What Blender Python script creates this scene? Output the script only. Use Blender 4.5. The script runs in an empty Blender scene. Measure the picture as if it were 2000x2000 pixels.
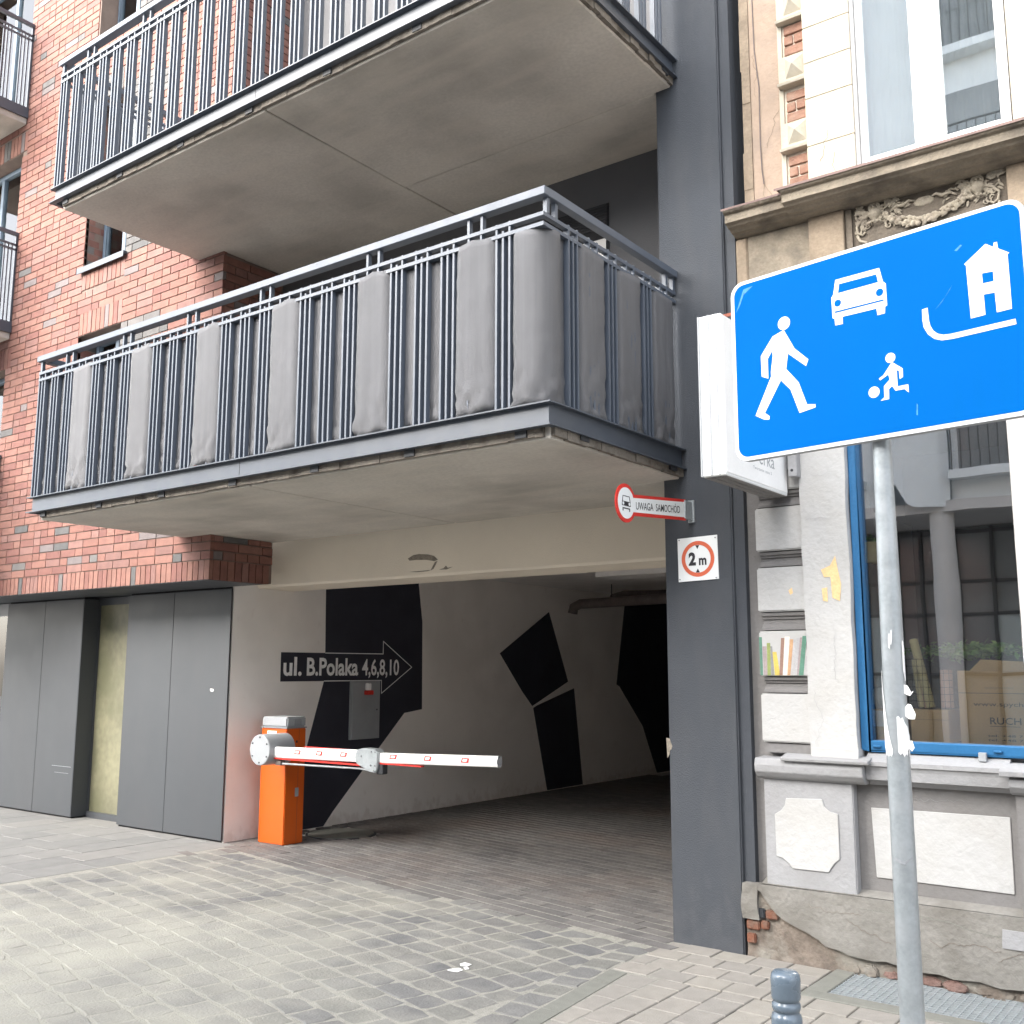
import bpy, bmesh, math, random
from mathutils import Vector, Matrix
R = math.radians
rnd = random.Random(11)
sc = bpy.context.scene
C = sc.collection

# ------------------------------------------------------------------ camera
CAM = Vector((0, 0, 1.5))
YAW, PITCH, ROLL, FPX = R(-36.845), R(8.729), R(0.123), 2006.8
_f = Vector((math.sin(YAW)*math.cos(PITCH), math.cos(YAW)*math.cos(PITCH), math.sin(PITCH)))
_r = Vector((math.cos(YAW), -math.sin(YAW), 0)); _u = _r.cross(_f)
_r2 = math.cos(ROLL)*_r + math.sin(ROLL)*_u
_u2 = -math.sin(ROLL)*_r + math.cos(ROLL)*_u
cd = bpy.data.cameras.new('camera'); cam = bpy.data.objects.new('camera', cd); C.objects.link(cam)
cd.sensor_width = 36; cd.lens = 36*FPX/2000; cd.clip_start = .05; cd.clip_end = 300
cam.matrix_world = Matrix(((_r2.x, _u2.x, -_f.x, 0), (_r2.y, _u2.y, -_f.y, 0), (_r2.z, _u2.z, -_f.z, 1.5), (0, 0, 0, 1)))
sc.camera = cam

# ------------------------------------------------------------------ light: bright overcast
SUN_EL, SUN_AZ = R(30), R(200)        # azimuth clockwise from +Y
w = bpy.data.worlds.new('World'); sc.world = w; w.use_nodes = True
nt = w.node_tree; bg = nt.nodes['Background']
sky = nt.nodes.new('ShaderNodeTexSky'); sky.sky_type = 'NISHITA'; sky.sun_disc = False
sky.sun_elevation = SUN_EL; sky.sun_rotation = SUN_AZ; sky.dust_density = 3; sky.air_density = 1.0
hs = nt.nodes.new('ShaderNodeHueSaturation'); hs.inputs['Saturation'].default_value = .38
nt.links.new(sky.outputs[0], hs.inputs['Color']); nt.links.new(hs.outputs[0], bg.inputs[0])
bg.inputs[1].default_value = .13
sd = bpy.data.lights.new('sun', 'SUN'); sd.energy = 1.5; sd.angle = R(60); sd.color = (1, .965, .91)
so = bpy.data.objects.new('sun', sd); C.objects.link(so)
dirv = Vector((math.sin(SUN_AZ)*math.cos(SUN_EL), math.cos(SUN_AZ)*math.cos(SUN_EL), math.sin(SUN_EL)))
so.rotation_euler = dirv.to_track_quat('Z', 'Y').to_euler(); so.location = (0, -4, 12)
vs = sc.view_settings; vs.view_transform = 'Standard'; vs.look = 'None'; vs.gamma = 1; vs.use_curve_mapping = False
vs.exposure = 2.66
sc.render.engine = 'CYCLES'; sc.cycles.max_bounces = 12; sc.cycles.diffuse_bounces = 8
sc.cycles.use_denoising = True

# ------------------------------------------------------------------ materials
def mat(name, col, rough=.7, var=.12, scale=6, bump=.15, bscale=80, metal=0, spec=.5, stain=None, sscale=2.0, samt=.5, streak=None, island=None, coat=0, foot=None, palespot=None):
    m = bpy.data.materials.new(name); m.use_nodes = True
    t = m.node_tree; N = t.nodes; L = t.links; b = N['Principled BSDF']
    b.inputs['Roughness'].default_value = rough; b.inputs['Metallic'].default_value = metal
    b.inputs['Specular IOR Level'].default_value = spec
    if coat: b.inputs['Coat Weight'].default_value = coat
    geo = N.new('ShaderNodeNewGeometry'); pos = geo.outputs['Position']
    def noise(s, d=4, vec=None):
        n = N.new('ShaderNodeTexNoise'); n.inputs['Scale'].default_value = s; n.inputs['Detail'].default_value = d
        L.new(vec or pos, n.inputs['Vector']); return n.outputs['Fac']
    def rgb(c):
        n = N.new('ShaderNodeRGB'); n.outputs[0].default_value = (*c, 1); return n.outputs[0]
    def mix(f, a, bb, mode='MIX'):
        n = N.new('ShaderNodeMix'); n.data_type = 'RGBA'; n.blend_type = mode
        if isinstance(f, float): n.inputs[0].default_value = f
        else: L.new(f, n.inputs[0])
        L.new(a, n.inputs[6]); L.new(bb, n.inputs[7]); return n.outputs[2]
    def ramp(f, pts):
        n = N.new('ShaderNodeValToRGB'); e = n.color_ramp.elements
        while len(e) < len(pts): e.new(.5)
        for i, (p, c) in enumerate(pts): e[i].position = p; e[i].color = (*c, 1) if not isinstance(c, float) else (c, c, c, 1)
        L.new(f, n.inputs[0]); return n.outputs[0]
    if island:
        oi = N.new('ShaderNodeObjectInfo'); ad = N.new('ShaderNodeMath'); ad.operation = 'ADD'
        L.new(oi.outputs['Random'], ad.inputs[0]); L.new(geo.outputs['Random Per Island'], ad.inputs[1])
        fr = N.new('ShaderNodeMath'); fr.operation = 'FRACT'; L.new(ad.outputs[0], fr.inputs[0])
        r = ramp(fr.outputs[0], island)
        for nd in N:
            if nd.type == 'VALTORGB': nd.color_ramp.interpolation = 'CONSTANT' if len(island) > 3 else 'LINEAR'
        base = r
    else: base = rgb(col)
    v = ramp(noise(scale), [(.25, 1-var), (.75, 1+var)])
    base = mix(1.0, base, v, 'MULTIPLY')
    g = ramp(noise(bscale*1.5, 2), [(.3, 1-var*.5), (.7, 1+var*.5)])
    base = mix(1.0, base, g, 'MULTIPLY')
    if stain:
        f = ramp(noise(sscale, 8), [(.48, 0.0), (.66, 1.0)])
        mm = N.new('ShaderNodeMath'); mm.operation = 'MULTIPLY'; L.new(f, mm.inputs[0]); mm.inputs[1].default_value = samt
        base = mix(mm.outputs[0], base, rgb(stain))
    if streak:
        mp = N.new('ShaderNodeMapping'); mp.inputs['Scale'].default_value = streak[1]; L.new(pos, mp.inputs['Vector'])
        f = ramp(noise(1.0, 6, mp.outputs[0]), [(.45, 0.0), (.75, 1.0)])
        mm = N.new('ShaderNodeMath'); mm.operation = 'MULTIPLY'; L.new(f, mm.inputs[0]); mm.inputs[1].default_value = streak[2]
        base = mix(mm.outputs[0], base, rgb(streak[0]))
    if palespot:      # base colour grows paler towards a spot: (colour, centre, radius, amount)
        ds = N.new('ShaderNodeVectorMath'); ds.operation = 'DISTANCE'; L.new(pos, ds.inputs[0]); ds.inputs[1].default_value = palespot[1]
        mr = N.new('ShaderNodeMapRange'); L.new(ds.outputs['Value'], mr.inputs[0]); mr.inputs[1].default_value = 0; mr.inputs[2].default_value = palespot[2]; mr.inputs[3].default_value = .45; mr.inputs[4].default_value = -.25
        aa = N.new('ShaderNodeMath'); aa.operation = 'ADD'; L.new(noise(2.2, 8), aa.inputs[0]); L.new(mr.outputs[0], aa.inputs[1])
        f = ramp(aa.outputs[0], [(.40, 0.0), (.95, 1.0)]); mm = N.new('ShaderNodeMath'); mm.operation = 'MULTIPLY'; L.new(f, mm.inputs[0]); mm.inputs[1].default_value = palespot[3]
        base = mix(mm.outputs[0], base, rgb(palespot[0]))
    if foot:
        sx = N.new('ShaderNodeSeparateXYZ'); L.new(pos, sx.inputs[0])
        mr = N.new('ShaderNodeMapRange'); L.new(sx.outputs[2], mr.inputs[0]); mr.inputs[1].default_value = 0; mr.inputs[2].default_value = foot[1]; mr.inputs[3].default_value = .34; mr.inputs[4].default_value = 0
        aa = N.new('ShaderNodeMath'); aa.operation = 'ADD'; mp2 = N.new('ShaderNodeMapping'); mp2.inputs['Scale'].default_value = (14, 14, 9); L.new(pos, mp2.inputs['Vector']); L.new(noise(1.0, 9, mp2.outputs[0]), aa.inputs[0]); L.new(mr.outputs[0], aa.inputs[1])
        f = ramp(aa.outputs[0], [(.66, 0.0), (.84, 1.0)]); mm = N.new('ShaderNodeMath'); mm.operation = 'MULTIPLY'; L.new(f, mm.inputs[0]); mm.inputs[1].default_value = foot[2]
        base = mix(mm.outputs[0], base, rgb(foot[0]))
    L.new(base, b.inputs['Base Color'])
    if bump:
        bp = N.new('ShaderNodeBump'); bp.inputs['Strength'].default_value = bump; bp.inputs['Distance'].default_value = .01
        L.new(noise(bscale, 5), bp.inputs['Height']); L.new(bp.outputs[0], b.inputs['Normal'])
    rr = N.new('ShaderNodeMapRange'); L.new(noise(scale*2.3), rr.inputs[0])
    rr.inputs[3].default_value = max(0, rough-.08); rr.inputs[4].default_value = min(1, rough+.08); L.new(rr.outputs[0], b.inputs['Roughness'])
    return m

def glass(name, tint=(.9, .95, .95), refl=.12, rough=.0):
    m = bpy.data.materials.new(name); m.use_nodes = True; t = m.node_tree; N = t.nodes; L = t.links
    N.remove(N['Principled BSDF']); out = N['Material Output']
    tr = N.new('ShaderNodeBsdfTransparent'); tr.inputs[0].default_value = (*tint, 1)
    gl = N.new('ShaderNodeBsdfGlossy'); gl.inputs['Roughness'].default_value = rough; gl.inputs[0].default_value = (1, 1, 1, 1)
    fr = N.new('ShaderNodeFresnel'); fr.inputs[0].default_value = 1.5
    ad = N.new('ShaderNodeMath'); ad.operation = 'ADD'; ad.use_clamp = True; L.new(fr.outputs[0], ad.inputs[0]); ad.inputs[1].default_value = refl
    geo = N.new('ShaderNodeNewGeometry'); nz = N.new('ShaderNodeTexNoise'); nz.inputs['Scale'].default_value = 1.6; L.new(geo.outputs['Position'], nz.inputs['Vector'])
    bp = N.new('ShaderNodeBump'); bp.inputs['Strength'].default_value = .06; bp.inputs['Distance'].default_value = .01; L.new(nz.outputs[0], bp.inputs['Height']); L.new(bp.outputs[0], gl.inputs['Normal'])
    mx = N.new('ShaderNodeMixShader'); L.new(ad.outputs[0], mx.inputs[0]); L.new(tr.outputs[0], mx.inputs[1]); L.new(gl.outputs[0], mx.inputs[2]); L.new(mx.outputs[0], out.inputs[0])
    return m

BR = [(0, (0.194, 0.088, 0.067)), (.14, (0.212, 0.099, 0.076)), (.30, (0.179, 0.077, 0.061)), (.44, (0.223, 0.109, 0.084)), (.58, (0.201, 0.092, 0.071)), (.70, (0.165, 0.070, 0.057)), (.80, (0.207, 0.107, 0.089)), (.90, (0.183, 0.093, 0.078)), (.97, (0.142, 0.119, 0.117))]
M = dict(
    brick=mat('red_brick', (.4, .15, .1), .82, .16, 14, .35, 120, island=BR),
    mortar=mat('brick_mortar', (0.179, 0.133, 0.111), .95, .15, 9, .4, 150),
    brickgrey=mat('grey_brick', (0.095, 0.090, 0.090), .85, .2, 12, .3, 120, island=[(0, (0.075, 0.075, 0.075)), (.5, (0.105, 0.100, 0.098)), (1, (0.135, 0.125, 0.120))]),
    steel=mat('painted_grey_steel', (0.065, 0.077, 0.097), .42, .07, 5, .03, 200, spec=.6, stain=(0.094, 0.099, 0.103), sscale=5, samt=.3),
    railsteel=mat('painted_railing_steel', (.088, .106, .135), .5, .06, 5, .02, 200, spec=.7),
    darksteel=mat('dark_bracket_steel', (.03, .033, .038), .6, .1),
    concrete=mat('soffit_concrete', (.50, .468, .42), .88, .14, 1.6, .3, 30, stain=(.33, .305, .27), sscale=1.1, samt=.8, streak=((.58, .53, .46), (1.4, 6, 3), .55)),
    concedge=mat('slab_edge_concrete', (0.177, 0.156, 0.131), .9, .2, 9, .5, 40, stain=(0.059, 0.049, 0.038), sscale=9, samt=.8),
    render=mat('anthracite_render', (.052, .058, .068), .85, .07, 2, .35, 170, stain=(0.065, 0.070, 0.077), sscale=1.1, samt=.5),
    renderdirty=mat('weathered_anthracite_render', (.052, .058, .068), .85, .1, 2, .35, 170, streak=((0.078, 0.080, 0.084), (9, 9, 2.6), .35), foot=((0.085, 0.088, 0.095), .45, .35)),
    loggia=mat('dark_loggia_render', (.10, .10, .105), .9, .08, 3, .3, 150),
    cream=mat('cream_render', (0.776, 0.698, 0.583), .9, .05, 2.5, .3, 140),
    passage=mat('passage_render', (0.886, 0.845, 0.803), .9, .05, 1.2, .3, 150, stain=(0.742, 0.700, 0.659), sscale=1.5, samt=.5, foot=((0.515, 0.433, 0.371), .2, .3)),
    ceilm=mat('passage_ceiling', (0.820, 0.795, 0.770), .9, .07),
    mural=mat('black_mural_paint', (.045, .045, .058), .95, .12, 4, .3, 150, spec=.1),
    white=mat('white_paint', (.88, .88, .87), .55, .04, 6, .05),
    greyline=mat('pale_grey_paint', (.86, .86, .86), .7, .05, 20, 0),
    panel=mat('anthracite_cladding', (0.056, 0.061, 0.068), .5, .06, 1.4, .06, 90, stain=(0.059, 0.062, 0.068), sscale=1.3, samt=.5, streak=((0.068, 0.069, 0.074), (3, 3, .8), .4)),
    paneljoint=mat('cladding_shadow_gap', (.02, .02, .022), .9, .1),
    glassdark=glass('building_glass', (.75, .8, .8), .05),
    glassshop=glass('shop_glass', (.97, .98, .98), .26),
    glassup=glass('upper_window_glass', (.8, .84, .84), .42),
    glassopp=mat('opposite_glass', (.22, .235, .24), .12, .3, .5, 0, spec=.8),
    winframe=mat('slate_window_frame', (0.112, 0.152, 0.200), .45, .06),
    curtain=mat('pale_curtain', (.6, .6, .57), .9, .08, 3, .2, 20),
    interior=mat('dim_room', (.10, .10, .095), .95, .2, 2, 0),
    film=mat('yellow_green_film', (.20, .19, .12), .5, .25, 1.6, .2, 10, stain=(.13, .13, .075), sscale=2.2, samt=.8),
    fabric=mat('grey_mesh_fabric', (0.133, 0.133, 0.139), .6, .08, 2.5, .7, 420, spec=.5, streak=((0.184, 0.184, 0.192), (24, 24, .5), .5)),
    orange=mat('orange_powder_coat', (0.585, 0.096, 0.004), .38, .04, 3, .03, 150, coat=.2),
    lgrey=mat('light_grey_plastic', (0.328, 0.343, 0.359), .45, .05),
    mgrey=mat('mid_grey_metal', (.26, .27, .28), .45, .08),
    zinc=mat('galvanised_steel', (0.352, 0.383, 0.398), .42, .12, 22, .08, 60, metal=.35, stain=(0.444, 0.466, 0.482), sscale=12, samt=.5),
    red=mat('red_paint', (.62, .03, .02), .45, .06),
    redorange=mat('faded_red_paint', (0.675, 0.135, 0.063), .5, .06),
    black=mat('black_print', (.025, .025, .03), .6, .1),
    blue=mat('blue_reflective_sheet', (.0, .122, .44), .6, .05, 2, .02, 300, spec=.03, streak=((.0, .12, .46), (22, 22, .2), .6)),
    bluepale=mat('scratched_blue_sheet', (.03, .24, .62), .6, .2, 60, 0),
    signwhite=mat('white_reflective_sheet', (.82, .84, .84), .4, .02, 5, 0),
    bollard=mat('bollard_paint', (.125, .165, .205), .28, .06, 8, .04, spec=.7, coat=.3),
    sett=mat('granite_sett', (0.168, 0.168, 0.162), .85, .16, 14, .5, 70, island=[(0, (0.157, 0.153, 0.146)), (.13, (0.174, 0.169, 0.156)), (.27, (0.148, 0.146, 0.142)), (.4, (0.168, 0.165, 0.150)), (.55, (0.157, 0.155, 0.150)), (.7, (0.184, 0.179, 0.164)), (.82, (0.134, 0.133, 0.132)), (.92, (0.168, 0.165, 0.158))], stain=(0.246, 0.240, 0.213), sscale=.9, samt=.6, palespot=((0.370, 0.356, 0.302), (-5.6, 2.7, 0), 3.6, .95)),
    sand=mat('joint_sand', (0.274, 0.265, 0.232), .98, .18, 25, .6, 130, palespot=((0.367, 0.355, 0.299), (-5.6, 2.7, 0), 3.4, .9)),
    clinker=mat('passage_paver', (0.114, 0.109, 0.103), .85, .2, 10, .4, 90, island=[(0, (0.114, 0.109, 0.106)), (.5, (0.138, 0.130, 0.125)), (1, (0.163, 0.154, 0.145))], stain=(0.172, 0.125, 0.100), sscale=.8, samt=.4),
    darksand=mat('grey_joint_sand', (0.481, 0.455, 0.430), .98, .15, 25, .5, 130),
    paver=mat('concrete_paver', (0.282, 0.259, 0.234), .88, .1, 14, .35, 120, island=[(0, (0.250, 0.234, 0.212)), (.5, (0.276, 0.255, 0.227)), (1, (0.288, 0.268, 0.234))], stain=(0.221, 0.207, 0.188), sscale=1.5, samt=.5),
    paverjoint=mat('paver_joint', (0.122, 0.112, 0.096), .98, .15),
    slab=mat('grey_paving_slab', (0.210, 0.203, 0.194), .88, .09, 8, .3, 120, island=[(0, (0.187, 0.184, 0.175)), (.5, (0.206, 0.202, 0.191)), (1, (0.225, 0.217, 0.203))], stain=(0.247, 0.239, 0.222), sscale=1.2, samt=.5),
    kerb=mat('kerb_concrete', (0.187, 0.187, 0.164), .88, .1, 14, .35, 120),
    asphalt=mat('street_setts', (0.324, 0.315, 0.302), .9, .25, 9, .6, 40),
    whiteplaster=mat('white_lime_plaster', (0.450, 0.447, 0.439), .88, .04, 7, .6, 28, stain=(0.365, 0.348, 0.319), sscale=3.5, samt=.35),
    greyplaster=mat('grey_stucco', (0.198, 0.191, 0.187), .9, .07, 6, .5, 35, stain=(0.158, 0.149, 0.140), sscale=3, samt=.5),
    lgreyplaster=mat('light_grey_stucco', (0.315, 0.315, 0.320), .9, .06, 6, .5, 35, stain=(0.215, 0.210, 0.203), sscale=3, samt=.45),
    plinth=mat('weathered_plinth_render', (0.229, 0.219, 0.199), .93, .13, 5, .8, 30, stain=(0.149, 0.138, 0.121), sscale=3.2, samt=.85, streak=((0.168, 0.158, 0.135), (4, 4, 12), .35)),
    rubble=mat('plinth_rubble', (.17, .14, .115), .95, .3, 14, .9, 40, stain=(.28, .265, .23), sscale=6, samt=.8),
    stonered=mat('reddish_stone', (.20, .125, .105), .92, .3, 22, .8, 60, stain=(.2, .15, .13), sscale=12, samt=.6),
    damagedbrick=mat('weathered_brick', (0.180, 0.072, 0.042), .92, .2, 20, .7, 60, stain=(0.150, 0.120, 0.096), sscale=14, samt=.7),
    oldbrick=mat('old_brick', (.30, .165, .115), .9, .18, 20, .5, 90, stain=(0.396, 0.302, 0.230), sscale=12, samt=.4),
    limejoint=mat('lime_mortar', (.66, .58, .48), .95, .1, 20, .5, 90),
    peach=mat('peach_plaster', (0.376, 0.285, 0.216), .92, .07, 5, .5, 35, stain=(0.270, 0.216, 0.177), sscale=6, samt=.5),
    tan=mat('tan_old_plaster', (0.273, 0.215, 0.156), .93, .18, 9, .7, 40, stain=(0.182, 0.143, 0.104), sscale=8, samt=.6),
    creamstone=mat('cream_stucco', (0.494, 0.450, 0.367), .9, .05, 5, .4, 40, stain=(0.431, 0.361, 0.266), sscale=3, samt=.3),
    cornice=mat('sooty_stucco', (0.230, 0.195, 0.149), .94, .18, 9, .9, 45, stain=(0.099, 0.084, 0.068), sscale=5, samt=.8),
    reliefback=mat('ornament_ground', (.15, .125, .098), .95, .2, 12, .7, 50, stain=(.09, .075, .06), sscale=9, samt=.7),  # crevice shade put into the colour: ground darker than the ornament
    relief=mat('ornament_stucco', (0.404, 0.355, 0.279), .93, .2, 16, .6, 70, stain=(0.164, 0.134, 0.110), sscale=16, samt=.6),
    flashing=mat('brown_metal_flashing', (.16, .10, .085), .6, .2, 8, .1),
    pvc=mat('white_pvc', (.85, .85, .84), .35, .02, 5, 0),
    blueframe=mat('blue_painted_frame', (.012, .115, .27), .5, .1, 6, .15, 60),
    card=mat('cardboard', (0.682, 0.473, 0.242), .85, .08, 4, .15, 60),
    cardtape=mat('packing_tape', (.55, .40, .22), .35, .05),
    yellow=mat('pale_yellow_board', (.70, .62, .33), .8, .06),
    skin=mat('salmon_roll', (.62, .38, .27), .8, .1),
    leaf=mat('plant_leaf', (0.174, 0.368, 0.094), .6, .3, 30, .1, island=[(0, (0.112, 0.272, 0.064)), (.5, (0.192, 0.397, 0.094)), (1, (0.350, 0.541, 0.160))]),
    bag=mat('crumpled_plastic', (.6, .6, .58), .35, .1, 12, .8, 30),
    oppwall=mat('opposite_render', (.70, .74, .76), .85, .05, 1.5, .1),
    oppcol=mat('opposite_column', (.52, .51, .50), .85, .05, 1.5, .1),
    oppdark=mat('opposite_frames', (.07, .075, .08), .5, .05),
    opppale=mat('opposite_blinds', (.42, .47, .48), .6, .05),
    pipe=mat('dusty_pipe', (.16, .13, .12), .7, .2, 10, .2, 40),
    rust=mat('rust', (.25, .08, .05), .85, .3, 20, .4),
    dirtwhite=mat('bird_lime', (.82, .82, .8), .8, .05),
    ochre=mat('ochre_patch', (.72, .50, .26), .9, .15, 14, .2),
    exposed=mat('exposed_render_core', (.24, .21, .17), .95, .25, 30, .6),
)
BOOKC = {'green': (.10, .22, .16), 'mauve': (.33, .27, .27), 'olive': (.25, .29, .10), 'grey': (.24, .24, .24), 'yellow': (.55, .42, .10), 'brown': (.28, .17, .13), 'cream': (.72, .66, .56), 'tan': (.48, .29, .16), 'silver': (.42, .41, .41)}
for k, c in BOOKC.items(): M['bk_'+k] = mat('painted_book_'+k, c, .85, .12, 30, .1)

# ------------------------------------------------------------------ mesh helpers
DISPLAY = False
def shelf(p):
    """the shop display was measured 0.3 m too deep: bring it up to the pane at 95 % size"""
    return (-1.670+(p[0]+1.76)*.949, p[1]-.30, 1.135+(p[2]-1.115)*.949)
class MB:
    def __init__(s): s.v = []; s.f = []; s.m = []; s.sm = []
    def add(s, vs, fs, mi=0, smooth=False):
        if DISPLAY: vs = [shelf(p) for p in vs]
        o = len(s.v); s.v += [tuple(p) for p in vs]
        for f in fs: s.f.append(tuple(o+i for i in f)); s.m.append(mi); s.sm.append(smooth)
        return s
    def box(s, x0, x1, y0, y1, z0, z1, mi=0, skip=''):
        vs = [(x0, y0, z0), (x1, y0, z0), (x1, y1, z0), (x0, y1, z0), (x0, y0, z1), (x1, y0, z1), (x1, y1, z1), (x0, y1, z1)]
        F = {'b': (0, 3, 2, 1), 't': (4, 5, 6, 7), 'f': (0, 1, 5, 4), 'r': (1, 2, 6, 5), 'k': (2, 3, 7, 6), 'l': (3, 0, 4, 7)}
        return s.add(vs, [q for k, q in F.items() if k not in skip], mi)
    def obox(s, c, ax, ay, az, mi=0):
        c = Vector(c); ax = Vector(ax); ay = Vector(ay); az = Vector(az)
        vs = [c+i*ax+j*ay+k*az for k in (-1, 1) for i, j in ((-1, -1), (1, -1), (1, 1), (-1, 1))]
        return s.add(vs, [(0, 3, 2, 1), (4, 5, 6, 7), (0, 1, 5, 4), (1, 2, 6, 5), (2, 3, 7, 6), (3, 0, 4, 7)], mi)
    def prism(s, pts, o, u, v, n, d, mi=0):
        """polygon pts (a, b) in the frame o + a*u + b*v, extruded by d along n; front face is the far one"""
        o, u, v, n = map(Vector, (o, u, v, n)); k = len(pts)
        ar = sum(pts[i][0]*pts[(i+1) % k][1]-pts[(i+1) % k][0]*pts[i][1] for i in range(k))
        if ar < 0: pts = pts[::-1]
        if u.cross(v).dot(n) < 0: pts = pts[::-1]
        a = [o+p[0]*u+p[1]*v for p in pts]; b = [p+n*d for p in a]
        s.add(a+b, [tuple(range(k-1, -1, -1)), tuple(range(k, 2*k))]+[(i, (i+1) % k, k+(i+1) % k, k+i) for i in range(k)], mi)
        return s
    def profile(s, pts, x0, x1, mi=0):
        """(y, z) profile swept along x"""
        return s.prism([(p[0], p[1]) for p in pts], (x0, 0, 0), (0, 1, 0), (0, 0, 1), (1, 0, 0), x1-x0, mi)
    def tube(s, path, r, n=10, mi=0, cap=True, smooth=True):
        path = [Vector(p) for p in path]; rs = r if isinstance(r, (list, tuple)) else [r]*len(path)
        rings = []; prev = None
        for i, p in enumerate(path):
            d = (path[min(i+1, len(path)-1)]-path[max(i-1, 0)]).normalized()
            a = (Vector((0, 0, 1)) if abs(d.z) < .9 else Vector((1, 0, 0))) if prev is None else prev
            a = (a-d*a.dot(d)).normalized(); prev = a; b = d.cross(a)
            rings.append([p+rs[i]*(math.cos(t)*a+math.sin(t)*b) for t in [2*math.pi*j/n for j in range(n)]])
        vs = [q for rg in rings for q in rg]
        fs = [(i*n+j, i*n+(j+1) % n, (i+1)*n+(j+1) % n, (i+1)*n+j) for i in range(len(path)-1) for j in range(n)]
        s.add(vs, fs, mi, smooth)
        if cap: s.add(rings[0], [tuple(range(n-1, -1, -1))], mi); s.add(rings[-1], [tuple(range(n))], mi)
        return s
    def lathe(s, prof, c, n=24, mi=0, smooth=True):
        vs = [(c[0]+r*math.cos(2*math.pi*j/n), c[1]+r*math.sin(2*math.pi*j/n), c[2]+z) for r, z in prof for j in range(n)]
        fs = [(i*n+j, i*n+(j+1) % n, (i+1)*n+(j+1) % n, (i+1)*n+j) for i in range(len(prof)-1) for j in range(n)]
        s.add(vs, fs, mi, smooth); k = (len(prof)-1)*n
        if prof[-1][0] > 1e-4: s.add([vs[k+j] for j in range(n)], [tuple(range(n))], mi)
        return s
    def ball(s, c, r, mi=0, n=8, m=5):
        c = Vector(c); r = r if isinstance(r, (tuple, list)) else (r, r, r)
        vs = []
        for i in range(m+1):
            ph = math.pi*i/m-math.pi/2
            for j in range(n):
                t = 2*math.pi*j/n; vs.append((c.x+r[0]*math.cos(ph)*math.cos(t), c.y+r[1]*math.cos(ph)*math.sin(t), c.z+r[2]*math.sin(ph)))
        return s.add(vs, [(i*n+j, i*n+(j+1) % n, (i+1)*n+(j+1) % n, (i+1)*n+j) for i in range(m) for j in range(n)], mi, True)
    def build(s, name, mats, parent=None, bevel=0, seg=1):
        me = bpy.data.meshes.new(name); off = world_of(parent)
        me.from_pydata([(a-off[0], b-off[1], c-off[2]) for a, b, c in s.v], [], s.f)
        for mm in (mats if isinstance(mats, (list, tuple)) else [mats]): me.materials.append(M[mm])
        me.polygons.foreach_set('material_index', s.m); me.polygons.foreach_set('use_smooth', s.sm)
        if bevel:
            bm = bmesh.new(); bm.from_mesh(me)
            bmesh.ops.remove_doubles(bm, verts=bm.verts, dist=1e-5)
            eg = [e for e in bm.edges if len(e.link_faces) == 2 and e.calc_face_angle(0) > .5]
            bmesh.ops.bevel(bm, geom=eg, offset=bevel, segments=seg, affect='EDGES', clamp_overlap=True)
            bm.to_mesh(me); bm.free()
        me.update()
        o = bpy.data.objects.new(name, me); C.objects.link(o)
        if parent: o.parent = parent
        return o
def world_of(o):
    t = Vector((0, 0, 0))
    while o: t += o.location; o = o.parent
    return t
def tag(o, label=None, cat=None, group=None, kind=None):
    if label: o['label'] = label
    if cat: o['category'] = cat
    if group: o['group'] = group
    if kind: o['kind'] = kind
    return o
def thing(name, loc, label, cat, group=None):
    if DISPLAY: loc = shelf(loc)
    o = bpy.data.objects.new(name, None); o.empty_display_size = .2; C.objects.link(o); o.location = loc
    return tag(o, label, cat, group)
def inst(src, parent, loc, name=None, scale=None, rz=None):
    o = src.copy(); C.objects.link(o); o.parent = parent; o.location = Vector(loc)-world_of(parent)
    if scale: o.scale = scale
    if rz is not None: o.rotation_euler = (0, 0, rz)
    return o
def text_mesh(body, o, u, v, width, height, bold=0.0, depth=.001):
    """flat lettering, fitted to width x height, laid in the frame o, u (reading direction), v (up)"""
    cu = bpy.data.curves.new('t', 'FONT'); cu.body = body; cu.offset = bold; cu.extrude = 0; cu.resolution_u = 3
    ob = bpy.data.objects.new('t', cu); C.objects.link(ob)
    dg = bpy.context.evaluated_depsgraph_get(); me = bpy.data.meshes.new_from_object(ob.evaluated_get(dg))
    vs = [p.co.copy() for p in me.vertices]; fs = [tuple(p.vertices) for p in me.polygons]
    bpy.data.objects.remove(ob); bpy.data.curves.remove(cu); bpy.data.meshes.remove(me)
    x0, x1 = min(p.x for p in vs), max(p.x for p in vs); y0, y1 = min(p.y for p in vs), max(p.y for p in vs)
    o, u, v = Vector(o), Vector(u), Vector(v)
    pts = [o+u*((p.x-x0)/(x1-x0)*width)+v*((p.y-y0)/(y1-y0)*height) for p in vs]
    return pts, fs
def proj(p):
    q = Vector(p)-CAM; d = q.dot(_f)
    return (q.dot(_r2)/d*FPX+1000, -q.dot(_u2)/d*FPX+1000, d)
def inpoly(x, y, P):
    c = False
    for i in range(len(P)):
        (a, b), (e, f) = P[i], P[i-1]
        if (b > y) != (f > y) and x < (e-a)*(y-b)/(f-b)+a: c = not c
    return c
HID = [[(74, 706), (1063, 368), (1346, 560), (1346, 940), (1061, 850), (54, 1000)], [(54, 1000), (1061, 830), (1300, 940), (536, 1059), (409, 1043)], [(90, 345), (831, 0), (1300, 0), (1300, 300), (440, 498)]]
def seen(p):
    x, y, d = proj(p)
    if d < .3 or not (-30 < x < 2030 and -30 < y < 2030): return False
    return not any(inpoly(x, y, P) for P in HID)
def jit(a): return rnd.uniform(-a, a)
def prune(pl, k): return pl

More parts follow.
